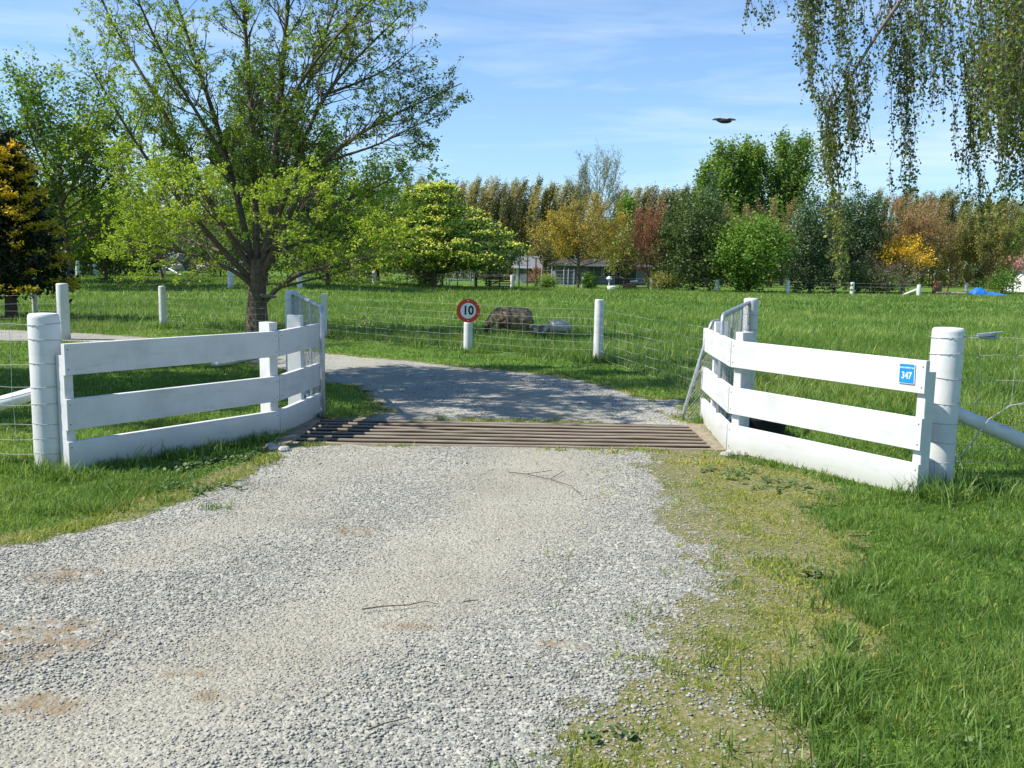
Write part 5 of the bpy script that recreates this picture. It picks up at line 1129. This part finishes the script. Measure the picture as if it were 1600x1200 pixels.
# ---------------------------------------------------------------- hanging birch at the right
def birch():
    rng = np.random.default_rng(64); b = np.array([8.6, 8.2, 0.0]); t = thing('weeping_birch', 'weeping birch hanging its leafy strands into the top right corner', 'tree', b)
    def Q(x, y, Y): return P(x, y, Y)
    limbs = [resample([b+[0, 0, 4.6], Q(1900, -160, 7.6), Q(1640, -130, 7.2), Q(1430, -60, 7.0), Q(1405, 5, 6.95), Q(1355, 75, 6.9), Q(1318, 135, 6.9), Q(1300, 170, 6.9)], 22),
             resample([b+[0, 0, 5.0], Q(1900, -260, 8.2), Q(1600, -260, 8.0), Q(1350, -190, 7.8), Q(1180, -90, 7.7)], 18),
             resample([b+[0, 0, 4.2], Q(1900, -90, 7.2), Q(1700, -80, 6.6), Q(1560, -60, 6.4), Q(1480, -20, 6.3)], 16),
             resample([b+[0, 0, 4.8], Q(1950, -120, 8.0), Q(1750, -160, 8.0), Q(1560, -140, 8.2), Q(1440, -90, 8.3)], 16),
             resample([b+[0, 0, 4.0], Q(1800, -30, 7.0), Q(1690, -40, 7.2), Q(1640, 0, 7.4)], 12)]
    lv = [(resample([b-[0, 0, .1], b+[.1, 0, 3], b+[-.1, 0, 8.5]], 10)[None], np.linspace(.21, .06, 10)[None], 12)]
    rs = [(.055, .008), (.05, .006), (.05, .008), (.05, .008), (.04, .01)]
    for l, (r0, r1) in zip(limbs, rs): lv.append((l[None], np.linspace(r0, r1, len(l))[None], 7))
    K = 14; strands = []; tints = []
    def strand(x, y0, y1, Y, dx=0, sway=5, tnt=.45):
        a = Q(x, y0, Y); e = Q(x+dx, y1, Y); s = np.linspace(0, 1, K)[:, None]; l = a*(1-s)+e*s; w = np.cumsum(rng.normal(0, 1, (K, 3)), 0)*.012; w[:, 2] = 0; l = l+w; 
        strands.append(l); tints.append(tnt)
    def bunch(n, x0, x1, ytop, yb, yv, Y, dY=.5, dx=0, tnt=.45):
        for _ in range(n): strand(rng.uniform(x0, x1), ytop+rng.normal(0, 12), yb-abs(rng.normal(0, yv)), Y+rng.normal(0, dY), dx+rng.normal(0, 6), tnt=tnt+rng.normal(0, .08))
    bunch(8, 1160, 1226, -60, 42, 18, 7.6, .2, 4, .15)
    bunch(21, 1248, 1285, -60, 130, 50, 7.2, .3, 2, .3); bunch(19, 1285, 1350, -60, 120, 50, 7.3, .4, 4, .3)
    bunch(13, 1262, 1322, 110, 215, 40, 6.9, .15, 6, .35); bunch(11, 1318, 1356, 90, 262, 45, 6.9, .2, 3, .3)
    bunch(14, 1278, 1304, 150, 300, 50, 6.9, .12, 8, .4); bunch(9, 1290, 1306, 200, 455, 45, 6.9, .08, 22, .85)
    bunch(3, 1322, 1330, 130, 330, 60, 6.9, .1, 4, .3)
    bunch(19, 1382, 1435, -60, 150, 50, 7.4, .3, 2, .3); bunch(9, 1392, 1420, 60, 312, 30, 7.3, .1, 6, .3)
    bunch(27, 1430, 1520, -60, 170, 60, 7.6, .5, 4, .5); bunch(14, 1490, 1535, 60, 250, 40, 7.4, .2, 10, .5); bunch(6, 1505, 1528, 180, 340, 30, 7.4, .1, 8, .4); bunch(4, 1522, 1545, 280, 425, 40, 7.4, .1, 8, .8)
    bunch(59, 1520, 1620, -60, 205, 60, 7.4, .6, 4, .6); bunch(43, 1530, 1610, 60, 240, 40, 6.8, .4, 6, .6); bunch(21, 1560, 1610, 160, 318, 36, 7.2, .2, 8, .35)
    bunch(51, 1600, 1800, -60, 260, 60, 7.4, .5, 4, .5)
    S = np.array(strands); lv.append((S, np.full(S.shape[:2], .003)*np.linspace(1.3, .6, K)[None], 3))
    a, ar = kids(S, np.full(S.shape[:2], .0018), .10, (.05, .20), 40, -.35, 3, .15, rng, .05, .8, .6, .3); lv.append((a, np.maximum(ar, .0011), 3))
    woodmesh('branches', lv, simple('birch_twig', (.16, .12, .09), .8, .3, 20), t)
    st = []; ti = []
    for l, tn_ in zip(S, tints):
        L = np.linalg.norm(l[-1]-l[0]); n = int(L/.030); s = rng.random(n)*(K-1); i = np.minimum(s.astype(int), K-2); f = (s-i)[:, None]; st.append(l[i]*(1-f)+l[i+1]*f); ti.append(np.full(n, tn_))
    par_ix = a[:, -1]; st.append(par_ix); ti.append(np.full(len(par_ix), .4)); st.append(a[:, 1]); ti.append(np.full(len(par_ix), .4))
    st = np.concatenate(st); ti = np.clip(np.concatenate(ti)+rng.normal(0, .12, len(st)), 0, 1)
    V, F, tt = leaves(st, 2, .013, .028, rng, .75, .40, ti, .16); build_np('leaves', V, F, LBIR, t, tint=tt); print('birch', len(F))
birch()

# ---------------------------------------------------------------- houses and garden things
def gabled(name, label, cat, px0, px1, Y, yeave, yridge, wallm, roofm, openings, depth=7, fascia=None, hip=0.5):
    a = G(px0, Y); b2 = G(px1, Y); ze = ztop((px0+px1)/2, yeave, Y)-a[2]; zr = ztop((px0+px1)/2, yridge, Y)-a[2]; t = thing(name, label, cat, (a+b2)/2)
    x0, x1 = a[0], b2[0]; q = MB(); g0 = a[2]
    q.box(((x0+x1)/2, Y+depth/2, g0+ze/2), (x1-x0, depth, ze)); q.build('wall', wallm, t)
    ov = .45; q = MB(); ym = Y+depth/2; hx = hip*(x1-x0)*.18; th = .12
    V = [(x0-ov, Y-ov, g0+ze-.05), (x1+ov, Y-ov, g0+ze-.05), (x1+ov, Y+depth+ov, g0+ze-.05), (x0-ov, Y+depth+ov, g0+ze-.05), (x0+hx, ym, g0+zr), (x1-hx, ym, g0+zr), (x0-ov, Y-ov, g0+ze+th-.05), (x1+ov, Y-ov, g0+ze+th-.05), (x1+ov, Y+depth+ov, g0+ze+th-.05), (x0-ov, Y+depth+ov, g0+ze+th-.05)]
    q.add(V, [(3, 2, 1, 0), (0, 1, 7, 6), (1, 2, 8, 7), (2, 3, 9, 8), (3, 0, 6, 9), (6, 7, 5, 4), (7, 8, 5), (8, 9, 4, 5), (9, 6, 4)]); ro = q.build('roof', roofm, t)
    q = MB(); q.beam((x0-ov, Y-ov-.06, g0+ze), (x1+ov, Y-ov-.06, g0+ze), .08, .16); q.build('gutter', fascia or SWHITE, t)
    if hip < .1: q = MB(); q.beam((x0-.1, ym, g0+zr+.05), (x1+.1, ym, g0+zr+.05), .3, .14); q.build('ridge_cap', fascia or SWHITE, t)
    for (kind, wx, z0, w, h) in openings:
        cx = x0+(x1-x0)*wx; f = MB(); fr_ = .07
        for (ax_, az, bx_, bz) in ((cx-w/2, z0, cx+w/2, z0), (cx-w/2, z0+h, cx+w/2, z0+h)): f.beam((ax_-fr_/2, Y-.03, g0+az), (bx_+fr_/2, Y-.03, g0+bz), .08, fr_)
        for xx in (cx-w/2, cx, cx+w/2) if kind == 'window' else (cx-w/2, cx+w/2): f.beam((xx, Y-.032, g0+z0+fr_/2), (xx, Y-.032, g0+z0+h-fr_/2), fr_*.8, .07, up=(0, 1, 0))
        fo_ = f.build(kind, FRAMEG, t)
        g = MB(); g.box((cx, Y-.006, g0+z0+h/2), (w, .01, h)); g.build('pane' if kind == 'window' else 'leaf', GLASS if kind == 'window' else DARKW, fo_)
    return t
FRAMEG = simple('window_frame_grey', (.30, .31, .31), .6, .1)
GLASS, _N, _L, _b = mat('window_glass', .08, .6, 0, (.03, .04, .05))
ROOFG = simple('grey_roof', (.15, .15, .15), .8, .2, 3); ROOFB = simple('brown_roof', (.06, .05, .05), .95, .2, 3, 0, .2, .1); WALLC = simple('cream_wall', (.52, .50, .45), .85, .06, 2); WALLW = simple('white_wall', (.78, .78, .76), .8, .04, 2); WALLG = simple('shadow_dark_wall', (.15, .155, .16), .85, .08, 2)  # long house wall coloured dark to carry the shadow under the trees
gabled('garden_shed', 'small pale shed with grey roof behind the tall dark poles', 'shed', 806, 842, 92, 418, 402, WALLC, ROOFG, [('window', .35, .9, 1.0, .9), ('door', .75, 0.05, .9, 1.7)], 5, hip=.02)
gabled('long_house', 'long low pale grey house behind the yellow orange tree', 'house', 868, 1010, 90, 415, 404, WALLG, ROOFB, [('window', .62, .8, 1.6, 1.1), ('door', .77, .05, 2.2, 1.9), ('window', .42, .8, 1.6, 1.1)], 8, fascia=FRAMEG)
gabled('white_house', 'white walled house with dark roof at the right edge', 'house', 1636, 1760, 88, 420, 409, WALLW, ROOFB, [('window', .35, .9, 1.6, 1.0), ('window', .6, .9, 1.6, 1.0)], 8)
gabled('farm_shed', 'dark blue grey shed in the shade behind the small lane posts', 'shed', 208, 268, 100, 408, 396, simple('blue_grey_wall', (.09, .10, .15), .8, .1, 3), ROOFG, [('door', .4, .05, 2.4, 2.0)], 6, hip=.02)
# tall dark net poles
nf = thing('net_fence', 'tall dark poles carrying thin netting in front of the grey roofed shed', 'fence', G(824, 76)); pz = []
for px in (811, 824, 837): b_ = G(px, 76); q = MB(); q.lathe(b_, [(.06, 0), (.055, ztop(px, 402, 76)*.6), (.05, ztop(px, 402, 76))], 8); q.build('pole', DARKW, nf, True); pz.append(b_)
netting(nf, pz, [.3, .9, 1.5, 2.2, 2.8], 1.0, .006, 0, 7)
gf = thing('garden_fence', 'low wire garden fence with thin dark posts beyond the paddock', 'fence', G(600, 69)); pz = []
for px in (440, 495, 532, 560, 636, 692, 715, 745): b_ = G(px, 69.5); q = MB(); q.lathe(b_, [(.045, 0), (.04, 1.2), (.03, 1.23)], 7); q.build('post', DARKW, gf, True); pz.append(b_)
netting(gf, pz, [.2, .5, .8, 1.1], 1.0, .006, 0, 8)
gw = thing('garden_fence', 'pale metal posts and wire fence left of the clipped round shrub', 'fence', G(885, 70)); pz = []
for px in (846, 862, 881, 888, 897): b_ = G(px, 70.5); q = MB(); q.lathe(b_, [(.04, 0), (.04, 1.5), (.02, 1.53)], 7); q.build('post', FRAMEG, gw, True); pz.append(b_)
netting(gw, pz, [.2, .5, .8, 1.1, 1.4], .5, .008, 0, 8)
# timber farm gate and rails
def farm_gate():
    a = G(760, 70); b_ = G(801, 70); t = thing('farm_gate', 'dark timber five bar gate at the far side of the paddock', 'gate', (a+b_)/2); h = ztop(780, 430, 70)
    for k in range(5): q = MB(); z = .12+(h-.25)*k/4; q.beam(a+[0, 0, z], b_+[0, 0, z], .04, .10); q.build('rail', DARKW, t)
    for s in (0, .5, 1): q = MB(); p_ = a*(1-s)+b_*s; q.beam(p_+[0, -.045, .0], p_+[0, -.045, h], .04, .12, up=(1, 0, 0)); q.build('stile', DARKW, t)
    q = MB(); q.beam(a+[0, -.09, .12], b_+[0, -.09, h-.1], .04, .10); q.build('diagonal_brace', DARKW, t)
    for x_ in (743, 802): q = MB(); q.beam(G(x_, 70), G(x_, 70)+[0, 0, h+.15], .2, .2, up=(1, 0, 0)); q.build('gate_post', DARKW if x_ == 743 else GALV, t)
    q = MB(); q.beam(G(743, 70.1)+[0, 0, h-.05], G(802, 70.1)+[0, 0, h+.02], .10, .16); q.build('top_rail', WOOD, t)
farm_gate()
# white metal garden seat / frame
def seat():
    c = G(722, 69); t = thing('garden_bench', 'white slatted metal garden seat under the layered tree', 'bench', c); W = .95
    q = MB(); [q.tube([c+[x_, 0, .55], c+[x_, .12, 1.15]], .016, 6) for x_ in np.linspace(-W, W, 13)]; q.tube([c+[-W, .12, 1.16], c+[W, .12, 1.16]], .03, 8); q.tube([c+[-W, 0, .55], c+[W, 0, .55]], .03, 8); q.build('backrest', SWHITE, t)
    q = MB(); [q.beam(c+[-W, y_, .5], c+[W, y_, .5], .09, .03) for y_ in (-.45, -.33, -.21, -.09)]; q.build('seat', SWHITE, t)
    for x_ in (-W, W):
        for y_ in (-.45, 0): q = MB(); q.tube([c+[x_, y_, 0], c+[x_, y_, .52]], .028, 8); q.build('leg', SWHITE, t)
        q = MB(); q.tube([c+[x_, .02, .8], c+[x_, -.3, .8], c+[x_, -.45, .52]], .022, 6); q.build('armrest', SWHITE, t)
    a = G(716, 74); t = thing('garden_arch', 'pale metal frame standing behind the white garden seat', 'frame', a)
    for x_ in (-1.0, 1.0): q = MB(); q.tube([a+[x_, 0, 0], a+[x_, 0, 2.2]], .035, 8); q.build('upright', GALV, t)
    q = MB(); q.tube([a+[-1.05, 0, 2.2], a+[1.05, 0, 2.2]], .04, 8); q.build('crossbar', SWHITE, t)
seat()
# bird table, urn shaped trough, barrow
c = G(952, 69.5); t = thing('bird_table', 'small white bird table with pointed roof', 'bird table', c); h = ztop(952, 432, 69.5)
q = MB(); q.lathe(c, [(.035, 0), (.03, h-.25)], 8); q.build('pole', SWHITE, t); q = MB(); q.box(c+[0, 0, h-.25], (.34, .34, .03)); q.build('tray', SWHITE, t)
q = MB(); q.lathe(c, [(.24, h-.16), (.22, h-.14), (.10, h-.02), (.01, h+.03)], 4); q.build('roof', SWHITE, t)
c = G(956, 69.0); t = thing('stone_trough', 'low rounded white trough at the foot of the bird table', 'trough', c); q = MB()
q.lathe(c, [(.30, 0), (.34, .16), (.33, .27), (.28, .30), (.26, .22), (.05, .20)], 18); ob = q.build('basin', SWHITE, t, True)
c = G(986, 70); t = thing('wheelbarrow', 'brown upturned wheelbarrow with a pale blue lid on top', 'wheelbarrow', c); q = MB()
V = [c+np.array(v) for v in [(-.45, -.25, .15), (.35, -.25, .05), (.35, .3, .05), (-.45, .3, .15), (-.55, -.35, .42), (.5, -.35, .62), (.5, .4, .62), (-.55, .4, .42)]]
q.add(V, [(0, 3, 2, 1), (0, 1, 5, 4), (1, 2, 6, 5), (2, 3, 7, 6), (3, 0, 4, 7)]); q.build('tray', simple('brown_tray', (.16, .10, .07), .7, .3), t)
q = MB(); a_ = np.linspace(0, 6.28, 17); q.tube(np.stack([c[0]-.7+.17*np.cos(a_), np.full(17, c[1]), c[2]+.18+.17*np.sin(a_)], 1), .035, 6); q.build('wheel', BLACKP, t)
for s in (-1, 1): q = MB(); q.tube([c+[-.7, s*.08, .18], c+[.2, s*.28, .25], c+[.95, s*.3, .62]], .022, 6); q.build('handle', DARKW, t); q = MB(); q.tube([c+[.45, s*.28, .3], c+[.5, s*.28, 0]], .02, 6); q.build('leg', DARKW, t)
q = MB(); q.beam(c+[.0, 0, .66], c+[.5, 0, .70], .5, .06); q.build('lid', simple('pale_blue', (.30, .48, .62), .6, .1), t)
# blue tarpaulin heap
def tarp():
    c = G(1540, 71.5); t = thing('tarpaulin', 'crumpled blue tarpaulin heaped over things left of the white house', 'tarpaulin', c); rng = np.random.default_rng(8)
    m = simple('blue_tarp', (.02, .14, .48), .45, .25, 3, 0, .6)
    for (x0, w, h, d) in ((-.45, .65, .55, .6), (.5, 1.1, .24, .7)):
        nx, ny = 34, 22; xs_ = np.linspace(-1, 1, nx); ys_ = np.linspace(-1, 1, ny); Xg, Yg = np.meshgrid(xs_, ys_); r2 = np.clip(1-Xg**2*.9, 0, 1)*np.clip(1-Yg**2, 0, 1)
        Z_ = h*r2**.6*(.75+.6*fbm(Xg+x0*3, Yg, 3, 5))+.02; V = np.stack([c[0]+x0+Xg*w*(.95+.1*vn(Yg, Xg, 4, 1)), c[1]+Yg*d, c[2]+Z_], -1).reshape(-1, 3); ob = build_np('sheet', V, gridfaces(nx, ny), m, t, smooth=True)
    c = G(1466, 74); t = thing('garden_bin', 'rusty brown bin behind the far fence left of the blue tarpaulin', 'bin', c); q = MB(); q.lathe(c, [(.34, 0), (.38, .1), (.36, .5), (.38, .52), (.37, 1.0), (.39, 1.02), (.36, 1.05), (.30, 1.0)], 18); q.build('drum', simple('rust', (.30, .14, .07), .8, .4, 5), t, True); q = MB(); q.tube([c+[-.3, -.25, 1.06], c+[.3, -.25, 1.06]], .03, 6); q.build('rim_bar', DARKW, t)
    for k, (px, l) in enumerate(((1478, 1.4), (1492, 1.7), (1500, 1.1))): c = G(px, 71.5+k*.2); t = tag(MB().tube([c+[-l/2, 0, .13], c+[0, .03, .14], c+[l/2, 0, .12]], [.11, .12, .10], 10).build('log', simple('log_bark', (.30, .25, .18), .9, .3, 6), None, True, loc=c), ['leftmost of three pale logs lying beyond the far fence', 'middle and longest of three pale logs beyond the far fence', 'rightmost of three pale logs, nearest the blue tarpaulin'][k], 'log', 'pale logs beyond the far fence')
tarp()
# fallen twigs on the gravel
TWM = simple('fallen_twig', (.07, .05, .035), .9, .3, 20)
for k, (pp_, lab) in enumerate([([(795, 742), (822, 746), (860, 753), (892, 765), (908, 776)], 'long thin fallen twig on the gravel in front of the cattle stop'), ([(565, 959), (600, 956), (640, 952), (665, 948), (685, 951)], 'curved thin twig lying on the beige gravel track'), ([(724, 947), (748, 946)], 'short brown twig on the gravel right of the curved one'), ([(575, 1150), (600, 1142), (640, 1130)], 'dark thin twig on the stones near the bottom edge')]):
    pts = [gp(x_, y_)+[0, 0, .022+.006*(i % 2)] for i, (x_, y_) in enumerate(pp_)]; q = MB(); q.tube(np.array(pts), np.linspace(.0032, .0016, len(pts)), 6)
    if k == 0: q.tube([pts[2], pts[2]+[.12, .22, .02]], .0025, 5); q.tube([pts[1], pts[1]+[.2, .05, .02]], .0025, 5)
    tag(q.build('fallen_twig', TWM, None, True, loc=pts[0]), lab, 'twig', 'twigs on the gravel')
